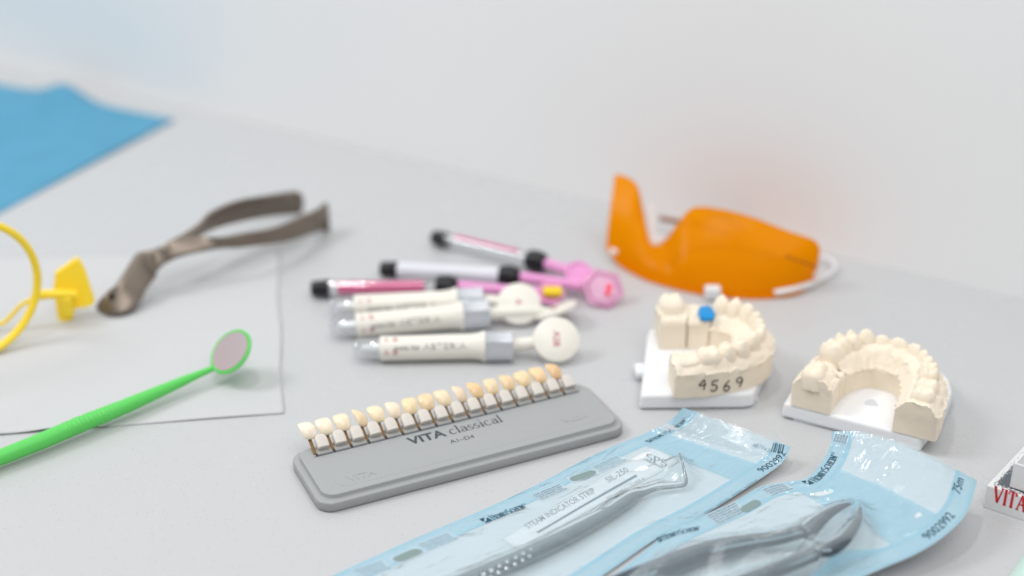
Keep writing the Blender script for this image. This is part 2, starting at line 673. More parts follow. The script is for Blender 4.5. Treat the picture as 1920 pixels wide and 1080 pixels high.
t = MB()
t.loft(ribbon(edge6([(560, 500, 2.6, 600, 610, 1.9), (650, 452, 2.9, 700, 562, 2.2), (830, 418, 2.9, 900, 512, 2.3), (1010, 425, 2.8, 1180, 487, 1.9), (1200, 392, 2.6, 1400, 462, 1.4), (1400, 358, 2.3, 1560, 428, 1.0), (1600, 280, 2.0, 1700, 382, .6), (1750, 215, 2.0, 1780, 352, .25), (1812, 160, 1.9, 1822, 372, .12)]), .42))
t.build('handle', fm, pr)
t = MB()
t.loft(ribbon(edge6([(520, 515, 2.4, 560, 560, 2.0), (700, 428, 2.7, 760, 440, 2.2), (850, 335, 3.0, 880, 385, 2.1), (950, 235, 3.3, 1000, 335, 2.1), (1150, 152, 3.2, 1210, 282, 1.6), (1350, 118, 2.7, 1400, 250, 1.0), (1540, 88, 2.2, 1575, 232, .4), (1600, 90, 2.0, 1620, 222, .3)]), .4))
t.loft(ribbon(edge6([(1560, 88, 2.1, 1600, 228, .3), (1600, 92, 1.9, 1622, 220, .25), (1626, 130, 1.6, 1632, 196, .5)]), .34, n=12))
t.build('handle', fm, pr)
t = MB()
t.loft(ribbon(edge6([(395, 545, 2.5, 500, 700, 1.4), (500, 525, 2.6, 560, 640, 1.8), (560, 520, 2.5, 600, 612, 1.9)]), .75, n=16, sq=.3))
t.loft(ribbon(edge6([(410, 535, 2.55, 520, 700, 1.2), (330, 640, 2.1, 440, 810, .9), (240, 780, 1.5, 400, 890, .5), (185, 835, 1.1, 340, 965, .25), (140, 890, .7, 240, 1002, .12), (105, 930, .35, 150, 968, .1)]), .8, n=30, sq=.35))
t.build('jaw', fm, pr)
t = MB()
t.lathe(P(*z6(205, 872), 1.02) + np.array([0, .25, 0]), P(*z6(198, 878), 1.1) + np.array([-.1, -.3, .28]), [(0, .14), (.42, .17), (.52, .14)])
t.build('jaw_gap_shade', mat('painted_recess_shade', (24, 20, 18), .7), pr)  # solid near-black plug: shade of the hole between the jaws, put into its colour
t = MB()
t.tube([P(*z6(505, 530), 2.85), P(*z6(520, 590), 2.35), P(*z6(552, 645), 1.75)], .09)
t.build('hinge_ridge', fm, pr)

# ------------------------------------------------------------------ green mouth mirror
gm = mat('green_plastic', (96, 208, 96), .38, sss=.15)
mr_ = thing('mouth_mirror', 'lime green plastic mouth mirror with ribbed handle on the napkin corner', 'dental mirror', P(100, 830, .06))
hp = [(-190, 925, .5), (-60, 882, .55), (0, 858, .6), (80, 826, .65), (150, 796, .7), (220, 768, .72), (290, 738, .75), (340, 716, .8), (370, 703, .85), (398, 691, .9), (408, 686, .92)]
hr = [.22, .35, .4, .425, .43, .40, .335, .27, .21, .165, .155]
path = cr([tuple(P(*q)) + (r_,) for q, r_ in zip(hp, hr)], 240)
t = MB()
rad = []
for p_ in path:
    u = proj(p_[:3])[0]
    r_ = p_[3]
    if 118 < u < 285:
        r_ *= 1 + .035 * (1 if int((u - 118) / 3.9) % 2 else -1)
    rad.append(r_)
t.tube(path[:, :3], rad, n=20)
t.build('ribbed_handle', gm, mr_)
hc = P(433.5, 660, 1.75)
hn = nrm((-.5, -.45, .80))
h2 = nrm(np.cross(hn, nrm(hc - P(398, 691, .9))))
h1 = np.cross(h2, hn)
t = MB()
t.lathe(hc - hn * .22, hc + hn * .1, [(0, .3), (.0, 1.05), (.06, 1.2), (.2, 1.34), (.3, 1.34), (.34, 1.27), (.30, 1.18), (.30, .01)], n=48)
t.tube(cr([tuple(P(402, 689, .9)), tuple(P(408, 685, .98)), tuple(hc - hn * .05 - h1 * 1.2)], 8), [.15, .155, .17, .19, .22, .24, .24, .2])
t.build('mirror_rim', gm, mr_, angle=50)
t = MB()
t.lathe(hc + hn * .09, hc + hn * .3, [(0, .5), (0, 1.17), (.03, 1.17), (.03, .01)], n=48)
t.build('mirror_glass', mat('dull_mirror', (236, 218, 220), .2, metal=.9), mr_)

# ------------------------------------------------------------------ composite syringes
clear = sheet_mat('clear_plastic', (236, 238, 240), .09, gloss=4.5, rough=.05, tint=(248, 249, 250), translucent=.5)
silver = mat('brushed_silver', (214, 217, 222), .2, metal=.6)


def along(A, B, d):
    return A + nrm(B - A) * d


def cyl_text(mb, word, A, B, start, wide, high, r, ang):
    """word wrapped on the barrel A->B, ang = angle of its baseline centre"""
    t_ = nrm(B - A)
    U = nrm(np.cross(t_, (0, 0, 1)))
    V = np.cross(U, t_) * 1.0
    if V[2] < 0:
        V = -V
    f = T0([0, -1, 0]) - t_ * t_[1] * -1
    f = nrm(f)

    def fn(x, y):
        a = ang + y / r
        return A + t_ * (start + x) + r * (math.cos(a) * f + math.sin(a) * V)
    put(mb, word, fn, wide, high)


def cream_syringe(A, B, disc_c, disc_n, code, label, text_ang, tip_d=0, scale=1.0, spin=0):
    """A = tip, B = back of the collar"""
    s = thing('composite_syringe', label, 'dental syringe', (A + B) / 2 * T0([1, 1, 0]), 'cream composite syringes lying in a row')
    L = np.linalg.norm(B - A)
    k = scale
    t = MB()
    t.lathe(A, B, [(0, .05), (.02, .35 * k), (.12, .52 * k), (.35, .6 * k), (1.25, .62 * k), (1.75, .62 * k)])
    t.build('clear_cap', clear, s)
    t = MB()
    t.lathe(A, B, [(.45, .1), (.5, .26 * k), (1.2, .3 * k), (1.5, .32 * k)])
    t.build('nozzle', M['white_plastic'], s)
    t = MB()
    t.lathe(A, B, [(1.5, .3), (1.5, .66 * k), (1.55, .7 * k), (L - 2.4, .7 * k), (L - 1.9, .76 * k), (L - 1.62, .88 * k), (L - 1.55, .88 * k), (L - 1.55, .4)])
    t.build('barrel', M['cream'], s)
    t = MB()
    t.lathe(A, B, [(L - 1.55, .4), (L - 1.55, .84 * k), (L - 1.5, .87 * k), (L - .05, .87 * k), (L, .83 * k), (L, .3)], n=8)
    t.build('collar', silver, s, bevel=.05)
    t = MB()
    E = disc_c - nrm(disc_c - B) * 1.0
    t.tube([B - nrm(B - A) * .3, B + (E - B) * .5, E, disc_c - disc_n * .1], [.4 * k, .38 * k, .36 * k, .06])
    t.build('plunger', M['cream'], s)
    t = MB()
    rr = 1.3 * k
    t.lathe(disc_c - disc_n * .16, disc_c + disc_n * .16, [(0, .3), (0, rr - .08), (.06, rr), (.26, rr), (.32, rr - .08), (.32, .01)], n=40)
    t.build('thumb_disc', M['cream'], s, angle=50)
    t = MB()
    yax = nrm(T0([1, 0, 0]) - disc_n * disc_n[0])
    xax = np.cross(yax, disc_n)
    if spin:
        yax, xax = xax, -yax
    word = text2d(code, .012)
    wd_ = .36 * word[2] * k
    put(t, word, plane_fn(disc_c + disc_n * .17 - xax * wd_ / 2 - yax * .18, xax, yax, .0), wd_, .36 * k)
    t.build('shade_code', M['red_ink'], s)
    t = MB()
    cyl_text(t, text2d('estelite', 0, .3), A, B, 2.3, 1.4, .3, .705 * k, text_ang)
    cyl_text(t, text2d('ASTERIA', 0), A, B, 3.9, 2.4, .34, .705 * k, text_ang)
    t.build('brand_print', M['grey_ink'], s)
    t = MB()
    for dd in (0, .5):
        for aa in (text_ang - .35, text_ang + .75):
            cyl_text(t, text2d(code[-1] if dd else code[0], .01), A, B, 1.75 + dd, .26, .26, .706 * k, aa)
    t.build('code_print', M['red_ink'], s)
    return s


zc = .72
Ac, Bc = P(662, 655, .74), P(962, 648, .80)
cream_syringe(Ac, Bc, P(1043, 637, 1.2), nrm((.12, -.66, .72)), 'A2B', 'cream resin syringe nearest the grey shade guide, round plunger end marked A2B', .35)
Ac, Bc = P(618, 615, .74), P(916, 587, .80)
cream_syringe(Ac, Bc, P(1042, 582, .8), nrm((-.35, .32, .9)), 'A3B', 'middle cream resin syringe of the three, its plunger disc tipped edge-on', .15)
Ac, Bc = P(616, 577, .74), P(906, 563, .80)
cream_syringe(Ac, Bc, P(973, 570, 1.15), nrm((.05, -.70, .70)), 'A1', 'cream resin syringe lying against the pink syringes, plunger disc upright', .0, scale=.97)

pink = mat('pink_plastic', (232, 158, 208), .35, sss=.1)
magenta = mat('magenta_gel', (222, 44, 128), .12, coat=.6)
pclear = sheet_mat('pink_clear', (242, 176, 218), .5, gloss=3, rough=.06, tint=(250, 222, 240))


def pink_syringe(A, K, E, label, fill, hexr, hexn, tabcol=None):
    s = thing('gel_syringe', label, 'dental syringe', (A + E) / 2 * T0([1, 1, 0]), 'pink plunger syringes with black caps')
    L = np.linalg.norm(K - A)
    t = MB()
    t.lathe(A, K, [(0, .2), (.02, .38), (.12, .46), (1.05, .52), (1.12, .5), (1.12, .2)])
    t.build('black_cap', M['black'], s)
    t = MB()
    t.lathe(A, K, [(1.1, .46), (1.12, .48), (L - .1, .5), (L, .5)])
    t.build('barrel', fill[0], s)
    if fill[1]:
        t = MB()
        t.lathe(A, K, [(1.55, .1), (1.65, .4), (L - .75, .4), (L - .65, .1)])
        t.build('gel', magenta, s)
    if fill[2]:
        t = MB()
        a, b = along(A, K, 1.7), along(A, K, L - .7)
        n_ = T0([0, -.25, .52])
        t.tube([a + n_, b + n_], .1)
        t.build('pink_stripe', magenta, s)
    t = MB()
    t.lathe(A, K, [(L - .1, .3), (L, .55), (L + .2, .66), (L + .75, .68), (L + 1.15, .56), (L + 1.3, .42), (L + 1.3, .2)])
    t.build('black_grip', M['black'], s)
    t = MB()
    K2 = along(A, K, L + 1.2)
    t.tube([K2, K2 + (E - K2) * .5, E], [.36, .34, .34])
    t.build('plunger', pink, s)
    # hexagonal thumb rest
    e = nrm(E - K2)
    ctr = E + e * hexr * .8
    u = nrm(e - hexn * np.dot(e, hexn))
    v = np.cross(hexn, u)
    t = MB()
    def hexa(r, z):
        return [ctr + r * (math.cos(a) * u + math.sin(a) * v * .95) + hexn * z for a in [R(q) for q in range(0, 360, 60)]]
    t.loft([hexa(hexr * .8, -.18), hexa(hexr, -.12), hexa(hexr, .16), hexa(hexr * .82, .2), hexa(hexr * .7, .08), hexa(hexr * .3, .06)])
    t.build('thumb_rest', pclear if hexr > 1.1 else pink, s, bevel=.06)
    if hexr > 1.1:
        t = MB()
        t.box(ctr + u * .35 + hexn * .13, .34, .75, .12, u, v, hexn)
        t.build('red_mark', mat('red_gloss', (246, 70, 96), .3), s, bevel=.05)
    if tabcol:
        t = MB()
        q, lb = tabcol
        t.box(q, 1.15, .55, .5, (1, 0, 0), nrm((0, .8, .5)), nrm((0, -.5, .8)))
        t.build('yellow_clip', mat('yellow_tab', (238, 205, 20), .4), s, bevel=.12)
    return s


whitelab = mat('paper_label', (222, 224, 230), .35, sss=.1)
pink_syringe(P(812, 444, .6), P(990, 486, .7), P(1068, 508, .9), 'farthest black-capped syringe, clear barrel with a thin pink line', (clear, 0, 1), 1.0, nrm((.15, -.5, .85)))
pink_syringe(P(713, 504, .6), P(936, 517, .7), P(1098, 537, .9), 'black-capped syringe with white labelled barrel and large pink hexagonal end', (whitelab, 0, 0), 1.34, nrm((.1, -.72, .68)))
t_ = pink_syringe(P(583, 541, .6), P(818, 537, .7), P(1010, 549, .8), 'black-capped syringe filled with magenta gel, touching the cream syringes', (clear, 1, 0), .9, nrm((0, -.5, .86)), (P(1036, 547, 1.1), 0))

# ------------------------------------------------------------------ orange goggles
om = sheet_mat('orange_lens', (255, 180, 0), .62, gloss=.14, rough=.22, tint=(255, 212, 14), translucent=.45)
gg = thing('safety_goggles', 'bright orange wraparound protective goggles standing upturned near the wall', 'goggles', P(1340, 552, 0))
cols = [(1137, 455, 1.0, 1153, 326, 4.6), (1148, 474, .6, 1178, 333, 4.6), (1162, 491, .3, 1196, 350, 4.3), (1186, 506, .2, 1206, 392, 3.1), (1213, 520, .15, 1216, 443, 1.9), (1237, 528, .15, 1224, 460, 1.6), (1262, 535, .15, 1245, 452, 1.8), (1300, 544, .15, 1270, 420, 3.0), (1340, 550, .15, 1298, 390, 3.9), (1390, 554, .15, 1345, 391, 4.1), (1440, 554, .15, 1410, 407, 4.0), (1490, 547, .2, 1475, 432, 3.6), (1518, 528, .4, 1526, 450, 3.2), (1532, 505, .8, 1538, 468, 2.6)]
G = cr(cols, 90)


def lens(a, b):
    g = G[min(int(round(a * 89)), 89)]
    p, q = P(*g[:3]), P(*g[3:])
    c = p * (1 - b) + q * b
    bul = math.sin(math.pi * b) * (.55 * min(1, np.linalg.norm(q - p) / 4))
    return c + T0([-.15, -1, .1]) * bul


t = MB()
t.grid(lens, 89, 16)
t.build('lens', om, gg, solid=.16)
t = MB()
t.tube([P(*g[:3]) + T0([0, -.1, 0]) for g in G[2:86:2]], .16, n=8)
t.build('brow_rim', om, gg)
om2 = mat('inner_orange', (120, 40, 0), .4)
for pts_ in ([P(1290, 417, 1.9), P(1325, 428, 1.6), P(1368, 442, 1.2)], [P(1325, 407, 2.2), P(1362, 414, 1.9), P(1380, 424, 1.6), P(1394, 444, 1.1)], [P(1255, 500, .5), P(1300, 472, .9), P(1380, 470, .9), P(1470, 492, .6)]):
    t = MB()
    t.tube(cr([p_ + T0([0, .35, 0]) for p_ in pts_], 20), .21, n=8)
    t.build('inner_rib', om2, gg)
wp = mat('white_frame', (230, 231, 233), .4)
t = MB()
t.box(P(1336, 548, .5), .95, .7, .75)
t.build('frame_clip', wp, gg, bevel=.14)
t = MB()
t.box(P(1152, 474, .6), .55, .6, .6)
t.build('frame_clip', wp, gg, bevel=.14)
t = MB()
t.tube(cr([P(1452, 549, .35), P(1480, 544, .4), P(1515, 534, .4), P(1548, 519, .35), P(1566, 502, .35), P(1556, 488, .4), P(1530, 480, .6)], 26), [.19] * 10 + [.12] * 16)
t.build('side_arm', wp, gg)
t = MB()
t.tube(cr([P(1221, 388, 2.4), P(1223, 420, 1.8), P(1224, 448, 1.25), P(1228, 458, 1.0), P(1242, 446, 1.2)], 16), [.22] * 9 + [.3] * 7)
t.build('nose_piece', wp, gg)
t = MB()
t.tube(cr([P(1236, 409, 1.2), P(1262, 414, 1.1), P(1310, 424, 1.0), P(1360, 438, .9), P(1380, 450, .8), P(1395, 470, .5)], 26), .17)
t.build('side_arm', mat('brown_arm', (150, 96, 60), .5), gg)
t = MB()
for k in range(5):
    a = .955 + .0 * k
    px = 1478 + k * 12
    py = 482 + k * 4.2
    t.box(PY(px, py, P(1500, 548, .1)[1] - .15), .26, .06, .13, nrm((1, 0, -.3)), (0, 1, 0))
t.build('lens_print', mat('brown_ink', (120, 50, 0), .5), gg)

# ------------------------------------------------------------------ plaster dental casts
plaster = mat('plaster', (242, 229, 209), .75, spec=.2, sss=.12, bump=(170, .9), var=(70, .03))
plate_m = mat('white_base_plate', (236, 237, 239), .35, sss=.35)


class Cast:
    def __init__(s, root, O, v_dir, a, b, zb, half=1.0):
        s.root, s.O, s.a, s.b, s.zb, s.half = root, T0(O, float), a, b, zb, half
        s.e2 = nrm(tuple(v_dir) + (0,))
        s.e1 = T0([s.e2[1], -s.e2[0], 0])
        N = 400
        ph = np.linspace(-math.pi / 2, math.pi / 2, N)
        C = [s.O + s.e1 * a * math.copysign(abs(math.sin(p)) ** .8, math.sin(p)) + s.e2 * b * abs(math.cos(p)) ** .9 for p in ph]
        # straight run-outs at both ends
        C = [C[0] - s.e2 * .5] + C + [C[-1] - s.e2 * .5]
        d = np.cumsum([0] + [np.linalg.norm(C[i + 1] - C[i]) for i in range(len(C) - 1)])
        s.L = d[-1]
        s.C, s.d = np.array(C), d

    def at(s, q):
        p = T0([np.interp(q, s.d, s.C[:, k]) for k in range(3)])
        p2 = T0([np.interp(q + .15, s.d, s.C[:, k]) for k in range(3)])
        p1 = T0([np.interp(q - .15, s.d, s.C[:, k]) for k in range(3)])
        t = nrm(p2 - p1)
        return p, t, T0([-t[1], t[0], 0])       # outward normal

    def pt(s, q, w, z):
        p, t, n = s.at(q)
        return p + n * w + T0([0, 0, s.zb + z])

    def body(s, q0, q1, top, seed, wall=1.15, wo=None, wi=None, scal=None):
        wo, wi = wo or s.half, wi or s.half
        n = max(6, int((q1 - q0) / .09))
        rings = []
        for i in range(n + 1):
            q = q0 + (q1 - q0) * i / n
            tp = top(q)
            prof = []
            key = [(-wi, 0), (-wi, wall * .5), (-wi, wall), (-wi * .9, wall + .12), (-wi * .72, wall + (tp - wall) * .45), (-wi * .5, tp * .93), (-.2, tp), (.2, tp), (wo * .5, tp * .95), (wo * .74, wall + (tp - wall) * .5), (wo * .9, wall + .1), (wo, wall), (wo * 1.02, wall * .5), (wo, 0)]
            K = []
            for a_, b_ in zip(key[:-1], key[1:]):
                for u in (0, .34, .67):
                    K.append((a_[0] * (1 - u) + b_[0] * u, a_[1] * (1 - u) + b_[1] * u))
            K.append(key[-1])
            e = 1.0
            if i == 0 or i == n:
                e = .93
            for w, z in K:
                p = s.pt(q, w * e, z)
                if z > wall * .95:
                    nz = noise.noise(Vector(p * 2.2 + seed)) * .13 + noise.noise(Vector(p * 6 + seed)) * .08
                    p = p + T0([nz, nz * .6, nz])
                    if scal and abs(w) > .35:
                        p = p + s.at(q)[2] * math.copysign(1, w) * .09 * abs(math.sin(math.pi * q / scal))
                else:
                    nz = noise.noise(Vector(p * 1.1 + seed)) * .03
                    p = p + T0([nz, nz, 0])
                prof.append(p)
            rings.append(prof)
        return rings

    def tooth(s, q, w, z0, kind, md, bl, h, tilt=0, seed=0, col=None):
        p, t, n = s.at(q)
        base = p + n * w + T0([0, 0, s.zb + z0])
        up = nrm(T0([0, 0, 1]) + n * tilt)
        mb = MB()
        nr_, na = 12, 28
        vs, fs = [], []
        ex_ = 3.2 if kind == 'molar' else 2.5
        for i in range(nr_ + 1):
            r = (i / nr_)
            for j in range(na):
                th = 2 * math.pi * j / na
                c_, s_ = math.cos(th), math.sin(th)
                rad = 1 / ((abs(c_) ** ex_ + abs(s_) ** ex_) ** (1 / ex_))
                x, y = r * rad * c_, r * rad * s_
                zz = (1 - r ** 5) ** .5
                cu = 0
                if kind == 'molar':
                    for cx, cy, hh in ((.48, .45, .26), (-.48, .47, .24), (.45, -.46, .2), (-.46, -.48, .22)):
                        cu += hh * math.exp(-((x - cx) ** 2 + (y - cy) ** 2) / .085)
                    cu -= .16 * math.exp(-(x * x + y * y) / .12)
                elif kind == 'premolar':
                    for cy, hh in ((.48, .3), (-.46, .2)):
                        cu += hh * math.exp(-((x) ** 2 / .14 + (y - cy) ** 2 / .09))
                    cu -= .12 * math.exp(-(y * y) / .05)
                elif kind == 'canine':
                    cu += .16 * math.exp(-(x * x + y * y) / .25)
                else:
                    cu += .05 * math.cos(x * 3)
                bulge = 1 + .06 * math.sin(math.pi * min(1, zz)) if r > .8 else 1
                taper = 1.0
                yy = y
                if kind in ('incisor', 'canine'):
                    yy = y * (1 - .35 * zz) + .16 * zz
                hgt = h * (zz + cu * .55 * min(1, (1 - r) * 4)) - (.35 if r > .99 else 0)
                v = base + t * x * md / 2 * bulge + n * yy * bl / 2 * bulge + up * hgt
                nz = noise.noise(Vector(v * 5 + seed)) * .035
                vs.append(v + T0([nz, nz, nz]))
        for i in range(nr_):
            for j in range(na):
                a_, b_ = i * na + j, i * na + (j + 1) % na
                if i == 0:
                    fs.append((a_, a_ + na, b_ + na) if False else (a_, b_, b_ + na, a_ + na))
                else:
                    fs.append((a_, b_, b_ + na, a_ + na))
        # drop the degenerate centre ring: collapse to a single point
        cvert = np.mean(vs[:na], axis=0)
        vs = [cvert] + vs[na:]
        nf = []
        for f in fs:
            g = []
            for k in f:
                k2 = 0 if k < na else k - na + 1
                if k2 not in g:
                    g.append(k2)
            if len(g) > 2:
                nf.append(tuple(g))
        mb.add(vs, nf)
        mb.build('tooth', plaster, s.root, angle=80)


def plate_obj(root, pts, z0, z1, r=.25, name='base_plate', inset=.12):
    t = MB()
    pts = [T0(p, float) for p in pts]
    c = np.mean(pts, axis=0)
    bot = [T0([p[0], p[1], z0]) for p in pts]
    top = [T0([p[0] + (c[0] - p[0]) * inset * .15, p[1] + (c[1] - p[1]) * inset * .15, z1]) for p in pts]
    t.loft([bot, top])
    return t.build(name, plate_m, root, bevel=r)


# right cast -------------------------------------------------------
rc = thing('dental_cast', 'upper plaster arch of teeth open towards the viewer, on the right white plate', 'dental cast', (18.3, 66, 0), 'plaster casts on white plates')
pl = [P(1463, 784), P(1724, 852), P(1768, 800), P(1784, 762), P(1778, 738), P(1740, 702), P(1580, 692), P(1500, 722)]
plate_obj(rc, pl, .08, .92, .18)
t = MB()
t.box((18.2, 66.6, .06), 6, 4, .12, nrm((.9, -.42, 0)), nrm((.42, .9, 0)))
t.build('foot', plate_m, rc)
cR = Cast(rc, (17.9, 64.85, 0), (.47, .883), 2.65, 4.2, .90, 1.06)
t = MB()
t.loft(cR.body(0, 1.45, lambda q: 1.95, 3, wall=1.3))
t.build('sawn_segment', plaster, rc, angle=50)
t = MB()
t.loft(cR.body(1.52, 2.25, lambda q: 1.75, 5, wall=1.35))
t.build('sawn_segment', plaster, rc, angle=50)
t = MB()
t.loft(cR.body(2.29, cR.L, lambda q: 1.95 + .25 * math.sin(math.pi * min(1, max(0, (q - 3) / 7))), 9, wall=1.25, scal=.8, wo=1.16))
t.build('plaster_arch', plaster, rc, angle=50)
LR = cR.L
teeth = [(.45, 'molar', 1.0, 1.05, .62), (1.15, 'premolar', .6, .9, .62), (2.75, 'molar', 1.15, 1.1, 1.0), (3.55, 'premolar', .72, 1.0, 1.1), (4.2, 'premolar', .7, 1.0, 1.1), (4.9, 'canine', .78, .85, 1.15), (5.65, 'incisor', .72, .7, .95), (6.5, 'incisor', .92, .7, 1.0)]
for q, kd, md, bl, h in teeth:
    cR.tooth(q, .08, 1.55, kd, md * 1.16, bl * 1.12, h * 1.0, .12, q)
rest = [(.88, 'incisor', .92, .7), (.72, 'incisor', .7, .7), (.78, 'canine', .76, .82), (.76, 'premolar', .72, .92), (.74, 'premolar', .72, .95), (1.02, 'molar', 1.05, 1.08), (1.0, 'molar', 1.0, 1.05)]
tot = sum(z[2] for z in rest)
kk_ = (LR - .35 - 6.5 - .46) / tot
q = 6.5 + .46
for st, kd, md, bl in rest:
    w_ = md * kk_
    q += w_ / 2
    cR.tooth(q, .08, 1.6, kd, w_ * 1.2, bl * 1.15, .98 if kd != 'molar' else .72, .12, q)
    q += w_ / 2
t = MB()
t.lathe(P(1763, 755, 2.05), P(1763, 755, 2.15), [(0, .05), (.05, .06), (.06, .03)], n=8)
t.build('orange_speck', mat('orange_speck', (190, 90, 40), .6), rc)
t = MB()
t.lathe(P(1633, 760, .925), P(1633, 760, .99), [(0, .34), (.01, .33), (.012, .01)], n=24)
t.build('plate_dimple', mat('dimple', (218, 219, 222), .5), rc)

# left cast --------------------------------------------------------
lc = thing('dental_cast', 'plaster cast handwritten 4569 with a blue dot, on the left white plate', 'dental cast', (11, 69.5, 0), 'plaster casts on white plates')
pl = [P(1197, 770), P(1395, 768), P(1412, 765), P(1436, 715), P(1438, 655), P(1400, 630), P(1216, 640), P(1210, 655)]
plate_obj(lc, pl, .05, .92, .2)
t = MB()
t.box(P(1203, 695, .45), .75, 1.1, .45)
t.build('plate_peg', plate_m, lc, bevel=.15)
t = MB()
t.box((10.3, 70, .07), 5.5, 4, .14)
t.build('foot', plate_m, lc)
cL = Cast(lc, (8.72, 70.4, 0), (.998, .06), 2.55, 4.35, .90, 1.0)
LL = cL.L
t = MB()
t.loft(cL.body(0, 1.55, lambda q: 2.15, 13, wall=1.7))
t.build('sawn_segment', plaster, lc, angle=50)
t = MB()
t.loft(cL.body(1.62, 2.98, lambda q: 2.0, 21, wall=1.7))
t.build('sawn_segment', plaster, lc, angle=50)
t = MB()
t.loft(cL.body(3.03, LL, lambda q: 2.0 + .1 * math.sin(q * 2), 17, wall=1.38, scal=.85))
t.build('plaster_arch', plaster, lc, angle=50)
cL.tooth(.75, .1, 1.85, 'molar', 1.45, 1.45, .8, .1, 31)
row = [('premolar', .75, .98, .95, 1.65), ('premolar', .72, .98, 1.0, 1.6), ('canine', .75, .9, 1.1, 1.5), ('incisor', .6, .8, 1.0, 1.5), ('incisor', .58, .76, .95, 1.5), ('incisor', .58, .76, .95, 1.5), ('incisor', .62, .8, 1.0, 1.5), ('canine', .78, .92, 1.2, 1.4), ('premolar', .8, 1.0, 1.1, 1.35), ('premolar', .8, 1.05, 1.0, 1.35), ('molar', 1.15, 1.15, .85, 1.35), ('molar', 1.1, 1.1, .5, 1.35)]
kk_ = (LL - .25 - 3.05) / sum(z[1] for z in row)
q = 3.05
for kd, md, bl, h, z0 in row:
    w_ = md * kk_
    q += w_ / 2
    cL.tooth(q, .12, z0 + .16, kd, w_ * 1.2, bl * 1.15, h * .95, .1, q + 30)
    q += w_ / 2
t = MB()
bc = P(1324, 586, 2.95)
u1, u2 = nrm((1, .1, 0)), nrm((-.1, 1, 0))
t.loft([[bc + u1 * x * k * .46 + u2 * y * k * .75 + T0([x * .0, 0, zz]) for x, y in ((-1, -.8), (-.4, -1), (.6, -.95), (1, -.3), (.95, .7), (.5, 1), (-.5, .9), (-.95, .1))] for k, zz in ((.8, -.25), (1, -.1), (1, .04), (.8, .12), (.3, .15))])
t.build('blue_dot', mat('blue_wax', (0, 140, 208), .4), lc, bevel=.03)


def locate(fn, px, py, u0, u1, v0, v1, n=24, it=6, coarse=None):
    best = None
    U0, U1, V0, V1 = u0, u1, v0, v1
    n = 22
    for k in range(it):
        f_ = coarse if (coarse and k < 3) else fn
        best = None
        for u in np.linspace(u0, u1, n):
            for v in np.linspace(v0, v1, n):
                X, Y = proj(f_(u, v))
                e = (X - px) ** 2 + (Y - py) ** 2
                if best is None or e < best[0]:
                    best = (e, u, v)
        wdt = 6.0 if k == 2 else 2.0
        du, dv = (u1 - u0) / n * wdt, (v1 - v0) / n * wdt
        u0, u1, v0, v1 = max(U0, best[1] - du), min(U1, best[1] + du), max(V0, best[2] - dv), min(V1, best[2] + dv)
        n = 7
    return best[1], best[2]


digits = {
    '4': [[(.55, 1), (.05, .45), (.75, .5)], [(.6, .85), (.55, 0)]],
    '5': [[(.7, 1), (.2, .95), (.15, .6)] + arc(.32, .3, .33, .3, 90, -150, 9)],
    '6': [[(.6, 1.0), (.25, .7), (.1, .35)] + arc(.38, .25, .28, .25, 160, 500, 12)],
    '9': [arc(.4, .7, .28, .24, 0, 360, 12) + [(.7, .6), (.6, .3), (.45, 0)]],
}
t = MB()
wallf = lambda q, z: cL.pt(q, 1.035, z)
for ch, (px, py) in zip('4569', ((1316, 731), (1339, 733), (1362, 733), (1384, 726))):
    qq, zz = locate(wallf, px, py, 7.5, LL, -.2, 1.6, n=40)
    for st in digits[ch]:
        pts = cr([(x, y, 0) for x, y in st], max(6, len(st) * 3))
        t.tube([cL.pt(qq - (x - .35) * .5, 1.04, zz + y * .62) for x, y, _ in pts], .03, n=6)
t.build('handwriting', mat('pencil_ink', (58, 50, 46), .7), lc)

# ------------------------------------------------------------------ grey shade guide holder
e1, e2 = T0([.905, .426, 0]), T0([-.426, .905, 0])
FL = T0([-8.82, 57.97, 0])
gy = mat('satin_grey_metal', (163, 165, 165), .34, metal=.0, bump=(700, .12))
sg = thing('shade_guide_holder', 'long flat grey shade guide holder with rounded corners, tabs along its back', 'shade guide', FL + e1 * 7.9 + e2 * 2)


def rrect(x0, x1, y0, y1, r, n=8):
    out = []
    for cx, cy, a in ((x1 - r, y0 + r, -90), (x1 - r, y1 - r, 0), (x0 + r, y1 - r, 90), (x0 + r, y0 + r, 180)):
        for k in range(n + 1):
            q = R(a + 90 * k / n)
            out.append((cx + r * math.cos(q), cy + r * math.sin(q)))
    return out


def W(x, y, z):
    return FL + e1 * x + e2 * y + T0([0, 0, z])


def slab(mb, x0, x1, y0, y1, r, levels):
    rings = []
    for dz, ins in levels:
        rings.append([W(x, y, dz) for x, y in rrect(x0 + ins, x1 - ins, y0 + ins, y1 - ins, max(.02, r - ins))])
    mb.loft(rings)


LX, LY = 15.9, 4.45
t = MB()
slab(t, -.28, LX + .28, -.26, LY + .2, .82, [(.06, .3), (.0, .12), (.03, .06), (.12, .0), (.46, .0), (.52, .02), (.55, .06), (.555, .2)])
t.build('holder_base', gy, sg, angle=40)
t = MB()
slab(t, 0, LX, 0, LY, .72, [(.54, -.02), (.57, .03), (.60, .05), (.73, .05), (.775, .07), (.79, .12), (.795, .22)])
t.build('holder_lid', gy, sg, angle=40)
t = MB()
slab(t, .9, LX - .7, .45, 1.75, .64, [(.79, 0), (.803, .01), (.806, .03)])
t.build('raised_panel', gy, sg)
t = MB()
put(t, text2d('VITA', .015), lambda x, y: W(1.5 + x, .8 + y, .812), 1.45, .42)
t.build('embossed_mark', gy, sg, smooth=False, solid=.02, solid_off=0)
t = MB()
put(t, text2d('VITA', .015), lambda x, y: W(14.6 - x, 1.45 - y, .812), 1.45, .42)
t.build('embossed_mark', gy, sg, smooth=False, solid=.02, solid_off=0)
t = MB()
